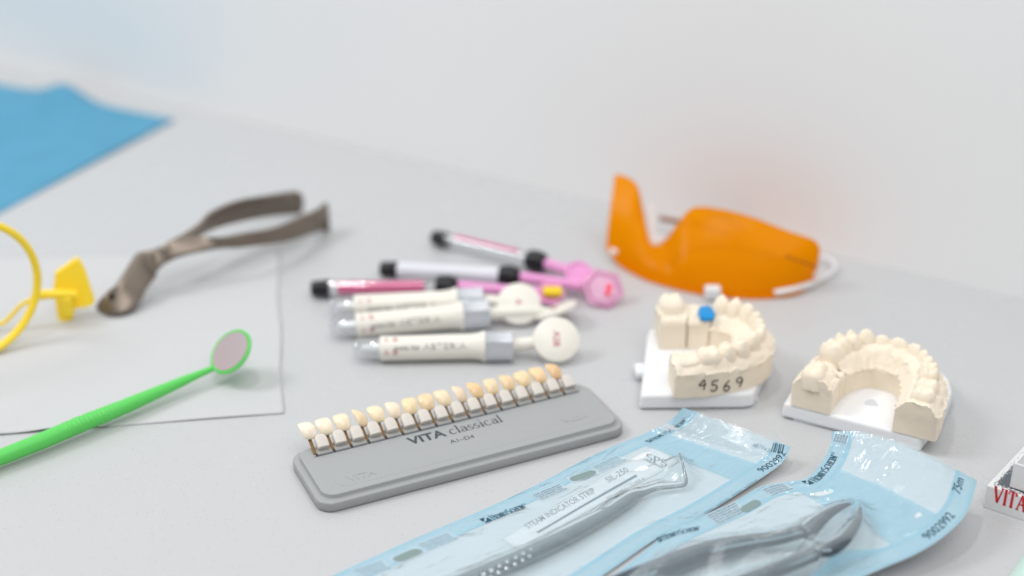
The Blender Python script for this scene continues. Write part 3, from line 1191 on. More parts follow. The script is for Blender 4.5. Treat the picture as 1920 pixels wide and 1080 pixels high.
for k, (dx, dy) in enumerate(((1103, 805), (1019, 861), (932, 845), (1108, 802.5), (853, 866), (720, 880), (1000, 790))):
    q_ = P(dx, dy, .80)
    t.lathe(q_, q_ + T0([0, 0, .05]), [(0, .02), (.02, .028), (.035, .01)], n=6)
t.build('dust', mat('dust', (235, 235, 235), .8), sg)['kind'] = 'stuff'
line_m = mat('slate_line', (112, 120, 130), .5)
t = MB()
segs = [(589, 857.6, 743.5, 819.5), (751.5, 817.5, 871.5, 788), (876.5, 787, 989, 759), (997, 757.5, 1084, 734.5)]
inv = lambda px, py: ((P(px, py, .8) - FL) @ e1, (P(px, py, .8) - FL) @ e2)
for a, b, c, d in segs:
    (xa, ya), (xb, yb_) = inv(a, b), inv(c, d)
    ym_ = 3.5
    t.prism([W(xa, ym_ - .035, .797), W(xb, ym_ - .035, .797), W(xb, ym_ + .035, .797), W(xa, ym_ + .035, .797)], (0, 0, .006))
t.build('divider_line', line_m, sg, smooth=False)
pr_m = mat('dark_grey_print', (66, 72, 76), .5)
t = MB()
x0, y0_ = inv(769, 834)
x1, _ = inv(839, 817)
put(t, text2d('VITA', .03), lambda x, y: W(x0 + x, y0_ + y, .803), x1 - x0, .62)
xc, yc = inv(846, 815.5)
xd, _ = inv(948, 793)
put(t, serif2d('classical', .13, .055), lambda x, y: W(xc + x, y0_ + y, .803), xd - xc, .66)
xe, ye = inv(846, 832)
xf, _ = inv(891, 821)
put(t, text2d('A1\u2013D4', 0), lambda x, y: W(xe + x, ye + y, .803), xf - xe, .32)
t.build('printed_title', pr_m, sg, smooth=False)

# sixteen tabs
xs0, ys0 = inv(586.7, 844.7)
xs1, ys1 = inv(1039.7, 721.5)
tooth_c = [(240, 224, 200), (238, 220, 192), (240, 216, 178), (230, 200, 152), (238, 212, 168), (236, 214, 182), (233, 203, 146), (226, 190, 136), (231, 204, 158), (230, 200, 165), (225, 178, 112), (231, 198, 146), (228, 188, 130), (232, 196, 136), (234, 190, 124), (221, 168, 102)]
words = ['first', 'second', 'third', 'fourth', 'fifth', 'sixth', 'seventh', 'eighth', 'ninth', 'tenth', 'eleventh', 'twelfth', 'thirteenth', 'fourteenth', 'fifteenth', 'last']
tone = ['palest ivory', 'pale ivory', 'light cream', 'tan cream', 'light cream', 'pale cream', 'yellowish', 'light brown', 'creamy', 'greyish cream', 'orange tan', 'light yellow', 'warm yellow', 'glossy yellow', 'warm amber', 'darkest amber']
carrier = mat('milky_carrier', (214, 208, 200), .35, sss=.5)
clipm = mat('clear_clip', (160, 160, 158), .3, spec=.6)
pin_m = mat('brass_pin', (128, 100, 66), .35, metal=.7)
tick_m = mat('tick', (70, 66, 60), .6)
ring_t = MB()
for i in range(16):
    u = i / 15
    x = xs0 + (xs1 - xs0) * u
    yb2 = 3.72
    root = W(x, yb2, .80)
    tr = thing('shade_tab', '%s porcelain tooth tab, %s from the left along the holder' % (tone[i], words[i]) if i < 15 else 'darkest amber porcelain tooth tab at the right end of the holder', 'shade tab', root, 'sample tooth tabs in the grey holder')
    d = nrm(e2 * .90 + T0([0, 0, .44]))
    n_ = nrm(np.cross(e1, d))
    if n_[2] < 0:
        n_ = -n_
    t = MB()
    t.box(root + d * .44, .17, .95, .07, e1, d, n_)
    t.build('metal_pin', pin_m, tr, bevel=.02)
    t = MB()
    cc = root + e1 * .465 + d * .5 + n_ * .1
    rings = []
    for k_, (dd, wv, th) in enumerate([(-.36, .30, .18), (-.1, .315, .21), (.16, .305, .21), (.30, .25, .19), (.38, .15, .13), (.40, .05, .05)]):
        ring = []
        for q in np.linspace(0, 2 * math.pi, 20, endpoint=False):
            c_, s_ = math.cos(q), math.sin(q)
            ring.append(cc + d * dd + e1 * wv * math.copysign(abs(c_) ** .45, c_) + n_ * (th * math.copysign(abs(s_) ** .45, s_) + .08))
        rings.append(ring)
    t.loft(rings)
    t.build('carrier', carrier, tr, angle=50)
    t = MB()
    t.box(root + e1 * .45 - e2 * .02 + T0([0, 0, .06]), .76, .42, .12, e1, e2)
    t.build('clip', clipm, tr, bevel=.03)
    # tooth
    rot = random.uniform(-.35, .35)
    if i in (3, 6, 8, 9):
        rot += random.choice((-.3, .3))
    tc_ = root + d * 1.33 + n_ * .12
    a1 = math.cos(rot) * e1 + math.sin(rot) * n_
    a3 = np.cross(a1, d)
    if a3[2] < 0:
        a3 = -a3
    t = MB()
    rings = []
    yaw = random.uniform(-.12, .12)
    dd_ = nrm(d + a1 * yaw)
    for k_ in range(13):
        v = k_ / 12
        ln = -.52 + 1.06 * v
        wv = .43 * math.sin(math.pi * (.14 + .70 * v)) ** .45 * (.92 + .10 * v)
        th = .22 * math.sin(math.pi * (.12 + .84 * v)) ** .7
        if k_ == 0:
            wv *= .5
            th *= .5
        if k_ == 12:
            wv *= .6
            th *= .4
        rings.append([tc_ + dd_ * ln + a1 * wv * math.cos(q) + a3 * (th * math.sin(q) * (1 if math.sin(q) > 0 else .5) + .1 * math.sin(math.pi * v)) for q in np.linspace(0, 2 * math.pi, 20, endpoint=False)])
    t.loft(rings)
    tm = mat('porcelain_%02d' % i, tuple(int(c_ * .62 + k_ * .38) for c_, k_ in zip(tooth_c[i], (250, 244, 232))), .18, sss=.55, coat=.3, var=(130, .05))
    t.build('tooth', tm, tr, angle=70, subsurf=1)
    t = MB()
    t.box(root + e1 * .02 - e2 * .14 + T0([0, 0, .03]), .05, .2, .1, e1, e2)
    t.build('code_mark', tick_m, tr)

# ------------------------------------------------------------------ sterilisation pouches
def film_mat(name, Wd, seal, bandB, flap):
    """clear blue film: UV = (cm across, cm along); the welded seals are denser blue"""
    m = bpy.data.materials.new(name)
    m.use_nodes = True
    nt = m.node_tree
    for n in list(nt.nodes):
        if n.type != 'OUTPUT_MATERIAL':
            nt.nodes.remove(n)
    out = [n for n in nt.nodes if n.type == 'OUTPUT_MATERIAL'][0]
    N = nt.nodes.new
    L_ = nt.links.new

    def math_(op, a, b=None, c=None):
        q = N('ShaderNodeMath')
        q.operation = op
        for k, v in enumerate((a, b, c)):
            if v is None:
                continue
            if isinstance(v, (int, float)):
                q.inputs[k].default_value = v
            else:
                L_(v, q.inputs[k])
        return q.outputs[0]
    uv = N('ShaderNodeUVMap')
    uv.uv_map = 'UVMap'
    sp = N('ShaderNodeSeparateXYZ')
    L_(uv.outputs[0], sp.inputs[0])
    X, Y = sp.outputs[0], sp.outputs[1]
    edge = math_('MINIMUM', X, math_('SUBTRACT', Wd, X))     # distance from the nearer side

    def step(v, t0, soft=.02):
        q = N('ShaderNodeMapRange')
        L_(v, q.inputs['Value'])
        q.inputs['From Min'].default_value = t0 - soft
        q.inputs['From Max'].default_value = t0 + soft
        return q.outputs[0]
    # cross band
    yy = math_('ADD', Y, 0.0)
    inband = math_('MULTIPLY', step(yy, bandB[0]), math_('SUBTRACT', 1, step(yy, bandB[1])))
    sealm = math_('SUBTRACT', 1, step(edge, seal))
    # stripes within the seal
    s1 = math_('MULTIPLY', step(edge, seal * .80), math_('SUBTRACT', 1, step(edge, seal)))
    s0 = math_('SUBTRACT', 1, step(edge, seal * .22))
    nz = N('ShaderNodeTexNoise')
    nz.inputs['Scale'].default_value = 1.4
    nz.inputs['Detail'].default_value = 3
    L_(uv.outputs[0], nz.inputs['Vector'])
    dense = math_('MAXIMUM', math_('MULTIPLY', inband, .62), math_('MAXIMUM', math_('MULTIPLY', sealm, .5), math_('MAXIMUM', math_('MULTIPLY', s1, .85), math_('MULTIPLY', s0, .72))))
    dense = math_('MULTIPLY', dense, math_('ADD', .75, math_('MULTIPLY', nz.outputs['Fac'], .5)))
    col = N('ShaderNodeMix')
    col.data_type = 'RGBA'
    col.inputs['A'].default_value = lin((226, 238, 243))
    col.inputs['B'].default_value = lin((160, 211, 229))
    L_(dense, col.inputs['Factor'])
    tint = N('ShaderNodeMix')
    tint.data_type = 'RGBA'
    tint.inputs['A'].default_value = lin((243, 249, 251))
    tint.inputs['B'].default_value = lin((196, 232, 245))
    L_(dense, tint.inputs['Factor'])
    tr = N('ShaderNodeBsdfTransparent')
    L_(tint.outputs['Result'], tr.inputs[0])
    df = N('ShaderNodeBsdfDiffuse')
    L_(col.outputs['Result'], df.inputs[0])
    m1 = N('ShaderNodeMixShader')
    L_(math_('ADD', .2, math_('MULTIPLY', dense, .45)), m1.inputs[0])
    L_(tr.outputs[0], m1.inputs[1])
    L_(df.outputs[0], m1.inputs[2])
    gl = N('ShaderNodeBsdfGlossy')
    gl.inputs['Roughness'].default_value = .13
    n2 = N('ShaderNodeTexNoise')
    n2.inputs['Scale'].default_value = .8
    n2.inputs['Detail'].default_value = 3.5
    n2.inputs['Distortion'].default_value = 1.2
    mp = N('ShaderNodeMapping')
    mp.inputs['Scale'].default_value = (1.2, .5, 1)
    mp.inputs['Rotation'].default_value = (0, 0, .5)
    L_(uv.outputs[0], mp.inputs[0])
    L_(mp.outputs[0], n2.inputs['Vector'])
    bp = N('ShaderNodeBump')
    bp.inputs['Strength'].default_value = .8
    bp.inputs['Distance'].default_value = .003
    L_(n2.outputs['Fac'], bp.inputs['Height'])
    fr = N('ShaderNodeFresnel')
    fr.inputs[0].default_value = 1.5
    L_(bp.outputs[0], fr.inputs['Normal'])
    L_(bp.outputs[0], gl.inputs['Normal'])
    m3 = N('ShaderNodeMixShader')
    gb = N('ShaderNodeNewGeometry')
    L_(math_('MULTIPLY', math_('MULTIPLY', fr.outputs[0], 1.6), math_('SUBTRACT', 1, gb.outputs['Backfacing'])), m3.inputs[0])
    L_(m1.outputs[0], m3.inputs[1])
    L_(gl.outputs[0], m3.inputs[2])
    L_(m3.outputs[0], out.inputs[0])
    return m


class Pouch:
    def __init__(s, root, pairs, bumps=(), hump=0.0):
        s.root = root
        s.hump = hump
        L = cr([tuple(P(a, b, c)) for (a, b, c), _ in pairs], 160)
        Rr = cr([tuple(P(a, b, c)) for _, (a, b, c) in pairs], 160)
        s.Lp, s.Rp = L, Rr
        mid = (L + Rr) / 2
        s.cum = np.concatenate([[0], np.cumsum(np.linalg.norm(np.diff(mid, axis=0), axis=1))])
        s.len = s.cum[-1]
        s.W = float(np.mean(np.linalg.norm(L - Rr, axis=1)))
        s.bumps = bumps
        s.crink = 1.0

    def base(s, X, Y):
        k = np.interp(Y, s.cum, np.arange(160))
        i = min(int(k), 158)
        u = k - i
        l = s.Lp[i] * (1 - u) + s.Lp[i + 1] * u
        r = s.Rp[i] * (1 - u) + s.Rp[i + 1] * u
        a = X / s.W
        p = l * (1 - a) + r * a
        p = p + T0([0, 0, s.wave(a, Y)])
        return p

    def wave(s, a, Y):
        return s.hump * math.sin(math.pi * min(1, max(0, a)) ** .8) * math.exp(-max(0, Y) / 2.2)

    def film(s, X, Y, lift=0.0):
        p = s.base(X, Y)
        edge = min(X, s.W - X)
        k = min(1, max(0, edge - .75) / .8)
        z = p[2] + .04
        add = 0
        for poly, rad_ in s.bumps:
            d, zt = 1e9, 0
            xy = p[:2]
            for i in range(len(poly) - 1):
                a_, b_ = poly[i], poly[i + 1]
                ab = b_[:2] - a_[:2]
                u = min(1, max(0, np.dot(xy - a_[:2], ab) / (ab @ ab + 1e-9)))
                q = a_[:2] + ab * u
                dd = np.linalg.norm(xy - q)
                if dd < d:
                    d, zt, rr = dd, a_[2] * (1 - u) + b_[2] * u, a_[3] * (1 - u) + b_[3] * u
            top = zt + rr + .05
            if top > z:
                f = 1 if d < rr * .6 else max(0, 1 - (d - rr * .6) / rad_) ** 1.7
                add = max(add, (top - z) * f)
        wr = .06 * noise.noise(Vector((X * .55, Y * .35, 3))) + .10 * s.crink * (.35 - abs(noise.noise(Vector((X * .8 + Y * .3, Y * .55 - X * .35, 5.5))))) + .035 * s.crink * (.3 - abs(noise.noise(Vector((X * 1.9 - Y * .4, Y * .8 + X * .5, 1.5)))))
        p = p + T0([0, 0, .04 + add * min(1, k * 1.3 + (0 if edge < .8 else .15)) + k * (wr + .05) + lift])
        return p

    def build(s, seal, bandB, ftag):
        nx, ny = 70, int(s.len / .13)
        pb = MB()
        pb.grid(lambda a, b: s.base(a * s.W, b * s.len), 40, ny // 2)
        pb.build('paper_back', mat('pouch_paper', (208, 215, 219), .8, spec=.2), s.root, solid=.02, solid_off=1, clean=False)
        fb = MB()
        fb.grid(lambda a, b: s.film(a * s.W, b * s.len), nx, ny, lambda a, b: (a * s.W, b * s.len))
        fb.build('clear_film', film_mat('pouch_film_' + ftag, s.W, seal, bandB, None), s.root, clean=False)

    def loc(s, px, py):
        return locate(lambda X, Y: s.film(X, Y), px, py, 0, s.W, 0, s.len, coarse=lambda X, Y: s.base(X, Y) + T0([0, 0, .1]))

    def frame(s, pa, pb, lift=.012, down=False):
        """text frame whose baseline runs from pixel pa to pixel pb"""
        a = T0(s.loc(*pa))
        b = T0(locate(lambda X, Y: s.film(X, Y), *pb, max(0, a[0] - 2.8), min(s.W, a[0] + 2.8), max(.02, a[1] - 3.5), a[1] + 3.5, it=5))
        ex_ = b - a
        wd_ = np.linalg.norm(ex_)
        ex_ = ex_ / wd_
        # the surface is mirrored in (X, Y): the far side of the pouch is Y = 0
        ey_ = T0([ex_[1], -ex_[0]])
        return (lambda x, y: s.film(*(a + ex_ * x + ey_ * y), lift)), wd_


teal = mat('teal_print', (26, 76, 96), .6)
pillm = mat('indicator_ink', (128, 148, 146), .7)
whiteu = sheet_mat('white_underprint', (232, 243, 247), .5, gloss=.3, tint=(240, 248, 252), translucent=.2)


def pill(fn, cx, cy, w_, h_):
    r = h_ / 2
    pts = []
    for k in range(9):
        q = R(-90 + 180 * k / 8)
        pts.append((cx + w_ / 2 - r + r * math.cos(q), cy + r * math.sin(q)))
    for k in range(9):
        q = R(90 + 180 * k / 8)
        pts.append((cx - w_ / 2 + r + r * math.cos(q), cy + r * math.sin(q)))
    return pts


def fan(mb, fn, pts):
    c = (sum(p[0] for p in pts) / len(pts), sum(p[1] for p in pts) / len(pts))
    rings = [[(c[0] + (p[0] - c[0]) * k, c[1] + (p[1] - c[1]) * k) for p in pts] for k in (.02, .5, 1)]
    mb.loft([[fn(*q) for q in r] for r in rings], cap=False)


def quad(mb, fn, x0, x1, y0, y1, nx=12, ny=3):
    mb.grid(lambda a, b: fn(x0 + (x1 - x0) * a, y0 + (y1 - y0) * b), nx, ny)


class Each:
    """collects prints so that every one is built as a part of its own"""

    def __init__(s):
        s.l = []

    def new(s):
        s.l.append(MB())
        return s.l[-1]

    def build(s, name, m, parent, **k):
        for q in s.l:
            q.build(name, m, parent, **k)


def henry(mb, fn, w_, h_):
    mb = mb.new() if isinstance(mb, Each) else mb
    # half-filled square mark, then the name in small capitals
    quad(mb, fn, 0, h_ * .75, h_ * .0, h_ * .28, 4, 2)
    mb.loft([[fn(0, h_ * .35), fn(0, h_ * .35), fn(0, h_)], [fn(h_ * .5, h_), fn(h_ * .5, h_ * .9), fn(h_ * .2, h_)]], cap=False)
    mb.add([fn(h_ * .75, h_ * .0), fn(h_ * .75, h_ * .95), fn(h_ * .2, h_ * .15)], [(0, 1, 2)])
    put(mb, serif2d('HenrySchein', .17, .075, small=.8), lambda x, y: fn(h_ * .95 + x, y), w_ - h_ * 1.35, h_)
    ring = arc(w_ - h_ * .2, h_ * .72, h_ * .12, h_ * .12, 0, 360, 10)
    ring2 = arc(w_ - h_ * .2, h_ * .72, h_ * .17, h_ * .17, 0, 360, 10)
    mb.loft([[fn(*p) for p in ring], [fn(*p) for p in ring2]], cap=False)


blurb = ['STEAM: STERILIZED BROWN', 'PROCESS INDICATOR TURNS', 'VAPOR: STERILIZED AQUA', 'DO NOT USE IF DAMAGED']

# ---------- first pouch with the probe
pch1 = thing('sterilization_pouch', 'pale blue sterilization pouch holding a hooked probe, beside the grey holder', 'sterilization pouch', P(1000, 1020, 0), 'blue film pouches with instruments sealed inside')
pairs1 = [((1281, 765, 1.7), (1482, 838, .9)), ((1255, 791, 1.0), (1470, 864, .65)), ((1215, 811, .4), (1441, 888, .35)), ((1115, 853, .12), (1330, 960, .12)), ((1012, 907, .1), (1236, 1008, .1)), ((909, 955, .1), (1151, 1066, .1)), ((772, 1013, .1), (1050, 1136, .1)), ((624, 1080, .1), (920, 1225, .1)), ((480, 1147, .1), (790, 1310, .1))]


def z2(x, y):
    return 900 + x / 4.155, 820 + y / 4.155


probe = [z2(1556, 122) + (1.15, .04), z2(1578, 200) + (1.0, .065), z2(1600, 300) + (.62, .085), z2(1606, 345) + (.5, .09), z2(1585, 374) + (.45, .09), z2(1500, 386) + (.42, .1), z2(1380, 400) + (.42, .11), z2(1290, 430) + (.42, .14), z2(1210, 460) + (.44, .24), z2(1150, 500) + (.46, .3), z2(1040, 575) + (.46, .3), z2(930, 640) + (.46, .33), z2(700, 765) + (.48, .38), z2(480, 870) + (.5, .4), z2(300, 950) + (.5, .4), z2(60, 1050) + (.5, .4), z2(-200, 1160) + (.5, .4), z2(-500, 1290) + (.5, .4)]
pw = cr([tuple(P(a, b, c)) + (r_,) for a, b, c, r_ in probe], 120)
bump1 = [(pw[::4], 1.0)]
p1 = Pouch(pch1, pairs1, bump1)
p1.build(1.02, (1.75, 3.35), 'probe')
steel = mat('instrument_steel', (132, 142, 145), .28, metal=.8, bump=(200, .1))
pb_ = thing('dental_probe', 'steel dental probe with hooked tip and dimpled handle sealed in the blue pouch', 'dental probe', P(1080, 1000, .12))
t = MB()
t.tube(pw[:62, :3], pw[:62, 3], n=14)
t.build('hooked_tip', steel, pb_)
t = MB()
t.tube(pw[60:, :3], pw[60:, 3], n=18)
t.build('handle', steel, pb_)
t = MB()
for k, (dx, dy) in enumerate([(395, 880), (340, 910), (280, 942), (213, 975), (152, 1008), (90, 1045), (30, 1075), (-30, 1105), (-90, 1135)]):
    for off in ((0, 0), (-8, 52)):
        q = z2(dx + off[0], dy + off[1])
        c_ = P(*q, .82 - (.12 if off[1] else 0))
        t.lathe(c_ + T0([0, .02, 0]), c_ + T0([0, -.03, .08]), [(0, .03), (.03, .075), (.06, .07), (.085, .02)], n=12)
t.build('grip_dimple', mat('bright_steel', (232, 236, 238), .15, metal=.5), pb_)

# paper indicator strip inside the pouch
stp = MB()
cor = [T0(locate(lambda X, Y: p1.base(X, Y), *z2(*q), 0, p1.W, 0, p1.len)) for q in ((165, 790), (1390, 50), (1556, 190), (300, 885))]
sa, sb, sd = p1.base(*cor[0]), p1.base(*cor[1]), p1.base(*cor[3])


def strip(a, b, lift=0.0):
    q = (cor[0] * (1 - a) + cor[1] * a) * (1 - b) + (cor[3] * (1 - a) + cor[2] * a) * b
    return p1.base(*q) + T0([0, 0, .045 + lift])


stp.grid(lambda a, b: strip(a, b), 24, 5)
so = stp.build('indicator_strip', mat('strip_paper', (226, 228, 230), .7), solid=.02, solid_off=0, origin=None)
tag(so, 'white steam indicator strip with grey print inside the probe pouch', 'indicator strip')


def sfn(pa, pb, lift=.018):
    inv2 = lambda px, py: locate(lambda a, b: strip(a, b), px, py, 0, 1, 0, 1, n=40)
    a, b = inv2(*pa), inv2(*pb)
    LA, LB = np.linalg.norm(sb - sa), np.linalg.norm(sd - sa)
    A_, B_ = T0([a[0] * LA, a[1] * LB]), T0([b[0] * LA, b[1] * LB])
    ex_ = (B_ - A_)
    wd_ = np.linalg.norm(ex_)
    ex_ /= wd_
    ey_ = T0([ex_[1], -ex_[0]])

    def f(x, y):
        q = A_ + ex_ * x + ey_ * y
        return strip(q[0] / LA, q[1] / LB, lift)
    return f, wd_


sp_ = MB()
f, wd_ = sfn(z2(372, 718), z2(905, 432))
put(sp_, text2d('STEAM INDICATOR STRIP', .006), f, wd_, .34)
f, wd_ = sfn(z2(1000, 358), z2(1160, 272))
put(sp_, text2d('SIL-250', .006), f, wd_, .3)
f, wd_ = sfn(z2(1000, 497), z2(1292, 328))
put(sp_, text2d('ISO 11140-1 - CLASS A', -.004), f, wd_, .16)
f, wd_ = sfn(z2(1296, 170), z2(1462, 232))
put(sp_, serif2d('SPS', .2, .08), f, wd_, .42)
f, wd_ = sfn(z2(1276, 182), z2(1420, 245))
put(sp_, text2d('medical', .02), f, wd_, .16)
sp_.build('strip_print', mat('strip_ink', (120, 134, 142), .7), so, smooth=False)
sp_ = MB()
f, wd_ = sfn(z2(445, 748), z2(1222, 296))
quad(sp_, f, 0, wd_, -.06, .06, 30, 1)
sp_.build('indicator_bar', mat('bar_ink', (96, 122, 138), .7), so, smooth=False)


def z6b(x, y):
    return 600 + x / 2.909, 760 + y / 2.909


def z7(x, y):
    return 1180 + x / 2.595, 760 + y / 2.595


pp = Each()
pil_ = Each()
wht = Each()
f, wd_ = p1.frame(z6b(905, 650), z6b(1148, 548))
henry(pp, f, wd_, .44)
f, wd_ = p1.frame(z6b(1800, 208), z7(285, 62))
henry(pp, f, wd_, .3)


def blurbs(pouch, mb, pa, pb, h=.10, gap=.175, n=4, lines=None):
    f, wd_ = pouch.frame(pa, pb)
    f0, _ = pouch.frame(pa, pb, lift=.006)
    quad(wht.new(), f0, -.06, wd_ + .06, -(n - 1) * gap - .06, h + .06, 14, 6)
    mb = mb.new()
    for k in range(n):
        put(mb, text2d((lines or blurb)[k % 4], .0), lambda x, y: f(x, y - k * gap), wd_ * (1 - .04 * (k % 3)), h)


light = Each()
blurbs(p1, pp, z6b(1172, 492), z6b(1315, 432))
blurbs(p1, light, z6b(1490, 345), z6b(1630, 280))
blurbs(p1, light, z6b(550, 762), z6b(705, 697))
blurbs(p1, light, z6b(185, 912), z6b(345, 850))
f, wd_ = p1.frame(z6b(1365, 412), z6b(1495, 366))
quad(wht.new(), lambda x, y: f(x, y) - T0([0, 0, .006]), wd_ * .5 - .74, wd_ * .5 + .74, -.32, .28, 10, 5)
fan(pil_.new(), f, pill(f, wd_ * .5, -.02, 1.32, .48))
f, wd_ = p1.frame(z6b(408, 842), z6b(548, 790))
quad(wht.new(), lambda x, y: f(x, y) - T0([0, 0, .006]), wd_ * .5 - .76, wd_ * .5 + .76, -.36, .28, 10, 5)
fan(pil_.new(), f, pill(f, wd_ * .5, -.04, 1.35, .5))
f, wd_ = p1.frame(z7(648, 322), z7(762, 232), .014)
put(pp.new(), text2d('9002992', 0), f, wd_, .42)
f, wd_ = p1.frame(z7(690, 215), z7(750, 232), .014)
_m = pp.new()
for k in range(6):
    quad(_m, f, k * wd_ / 6, k * wd_ / 6 + wd_ / 6 * (.62 if k % 2 else .35), -.1, .45, 1, 2)
f, wd_ = p1.frame(z7(595, 200), z7(690, 232), .014)
put(light.new(), text2d('AB 7.5 x 25', 0), f, wd_, .2)
f, wd_ = p1.frame(z7(395, 548), z7(640, 385), .014)
put(light.new(), text2d('PEEL HERE  PEEL HERE', 0), f, wd_, .1)
pp.build('printing', teal, pch1, smooth=False)
light.build('faint_printing', mat('faint_teal_print', (96, 140, 156), .6), pch1, smooth=False)
wht.build('seal_window', whiteu, pch1, clean=False)
pil_.build('indicator_patch', pillm, pch1, smooth=False)

# ---------- second pouch with the cutting forceps
pch2 = thing('sterilization_pouch', 'blue film sterilization pouch curling upward, holding steel cutting forceps', 'sterilization pouch', P(1500, 1040, 0), 'blue film pouches with instruments sealed inside')
pairs2 = [((1560, 811, 2.5), (1832, 902, 2.0)), ((1556, 838, 2.1), (1817, 953, 1.8)), ((1540, 868, 1.7), (1797, 982, 1.6)), ((1512, 897, 1.4), (1758, 1015, 1.35)), ((1470, 905, 1.1), (1712, 1042, 1.1)), ((1425, 914, .9), (1655, 1066, .9)), ((1373, 944, .75), (1590, 1096, .8)), ((1315, 969, .65), (1525, 1134, .7)), ((1257, 996, .6), (1465, 1176, .65)), ((1196, 1045, .55), (1400, 1225, .6)), ((1125, 1098, .5), (1330, 1280, .6)), ((1040, 1160, .5), (1240, 1350, .6))]
ups = [z7(850, 610) + (1.75, .36), z7(720, 645) + (1.55, .38), z7(580, 668) + (1.35, .44), z7(420, 700) + (1.2, .52), z7(280, 745) + (1.1, .56), z7(120, 810) + (1.0, .58), z7(-60, 870) + (.95, .44), z7(-250, 960) + (.95, .42)]
los = [z7(900, 725) + (1.7, .36), z7(780, 775) + (1.5, .38), z7(640, 830) + (1.35, .4), z7(460, 900) + (1.25, .42), z7(250, 990) + (1.15, .42), z7(0, 1090) + (1.1, .42)]
upw = cr([tuple(P(a, b, c)) + (r_,) for a, b, c, r_ in ups], 50)
low = cr([tuple(P(a, b, c)) + (r_,) for a, b, c, r_ in los], 40)
bk1 = [z7(860, 630) + (1.8, .42), z7(905, 580) + (1.9, .36), z7(965, 530) + (1.95, .27), z7(1030, 494) + (1.95, .18), z7(1092, 474) + (1.9, .04)]
bk2 = [z7(900, 700) + (1.75, .46), z7(975, 700) + (1.85, .38), z7(1050, 650) + (1.9, .29), z7(1098, 585) + (1.9, .22), z7(1120, 530) + (1.9, .14), z7(1124, 482) + (1.9, .04)]
b1w = cr([tuple(P(a, b, c)) + (r_,) for a, b, c, r_ in bk1], 24)
b2w = cr([tuple(P(a, b, c)) + (r_,) for a, b, c, r_ in bk2], 28)
p2 = Pouch(pch2, pairs2, [(upw[::4], 1.1), (low[::4], 1.1), (b1w[::3], 1.3), (b2w[::3], 1.3)], .62)
p2.crink = 2.0
p2.build(1.05, (2.6, 5.2), 'forceps')
fc = thing('cutting_forceps', 'polished steel forceps with pointed curved beaks inside the curled blue pouch', 'dental forceps', P(1450, 1050, .8))
st2 = mat('polished_steel', (96, 106, 112), .1, metal=.9, bump=(60, .12))


def flat_tube(path, rr, k=.6, n=18):
    rings = []
    for i in range(len(path)):
        tg = nrm(path[min(i + 1, len(path) - 1)][:3] - path[max(i - 1, 0)][:3])
        U = nrm(np.cross(tg, (0, 0, 1)))
        V = np.cross(U, tg)
        rings.append([path[i][:3] + rr[i] * (math.cos(q) * U + k * math.sin(q) * V) for q in np.linspace(0, 2 * math.pi, n, endpoint=False)])
    return rings


for nm, path, k in (('beak', b1w, .7), ('beak', b2w, .7), ('handle', upw, .75), ('handle', low, .75)):
    t = MB()
    t.loft(flat_tube(path, path[:, 3], k))
    t.build(nm, st2, fc)
t = MB()
jc = P(*z7(900, 665), 1.75)
t.lathe(jc - T0([0, 0, .3]), jc + T0([0, 0, .3]), [(0, .3), (0, .8), (.1, .86), (.46, .86), (.54, .74), (.56, .34), (.62, .3), (.63, .01)], n=30)
t.build('joint', st2, fc)

pp = Each()
light = Each()
pil_ = Each()
wht = Each()
f, wd_ = p2.frame(z7(868, 388), z7(1022, 232), .016)
henry(pp, f, wd_, .44)
f, wd_ = p2.frame(z7(140, 672), z7(352, 606), .016)
henry(pp, f, wd_, .3)
blurbs(p2, pp, z7(655, 420), z7(755, 382))
blurbs(p2, pp, z7(385, 540), z7(520, 480), n=5)
blurbs(p2, pp, z7(1000, 180), z7(1012, 140), h=.1, gap=.14, n=5)
f, wd_ = p2.frame(z7(545, 510), z7(635, 466), .016)
fan(pil_.new(), f, pill(f, wd_ * .5, .0, 1.15, .48))
f, wd_ = p2.frame(z7(1460, 648), z7(1586, 535), .016)
put(pp.new(), text2d('9002992', 0), f, wd_, .44)
f, wd_ = p2.frame(z7(1612, 430), z7(1630, 364), .016)
put(pp.new(), text2d('75m', 0), f, wd_, .42)
pp.build('printing', teal, pch2, smooth=False)
wht.build('seal_window', whiteu, pch2, clean=False)
pil_.build('indicator_patch', pillm, pch2, smooth=False)

# ------------------------------------------------------------------ white box at the right edge
bx = thing('white_box', 'low white cardboard box lettered in red, cut off by the right edge', 'box', P(1900, 940, 0))
bxm = mat('white_card', (228, 228, 228), .55)
c0 = P(1843, 951, 0)
c1 = P(1920, 977, 0)
bu = nrm(c1 - c0)
hh = .98 * 1.0
tl = P(1848, 897, 1.25)
foil_px = P(1913, 829, 1.25)
bv = nrm((foil_px - tl) * T0([1, 1, 0]))
hb = 1.25
t = MB()
q0 = c0
t.prism([q0, q0 + bu * 9, q0 + bu * 9 + bv * 6.5, q0 + bv * 6.5], (0, 0, hb))
t.build('box_body', bxm, bx, bevel=.04)


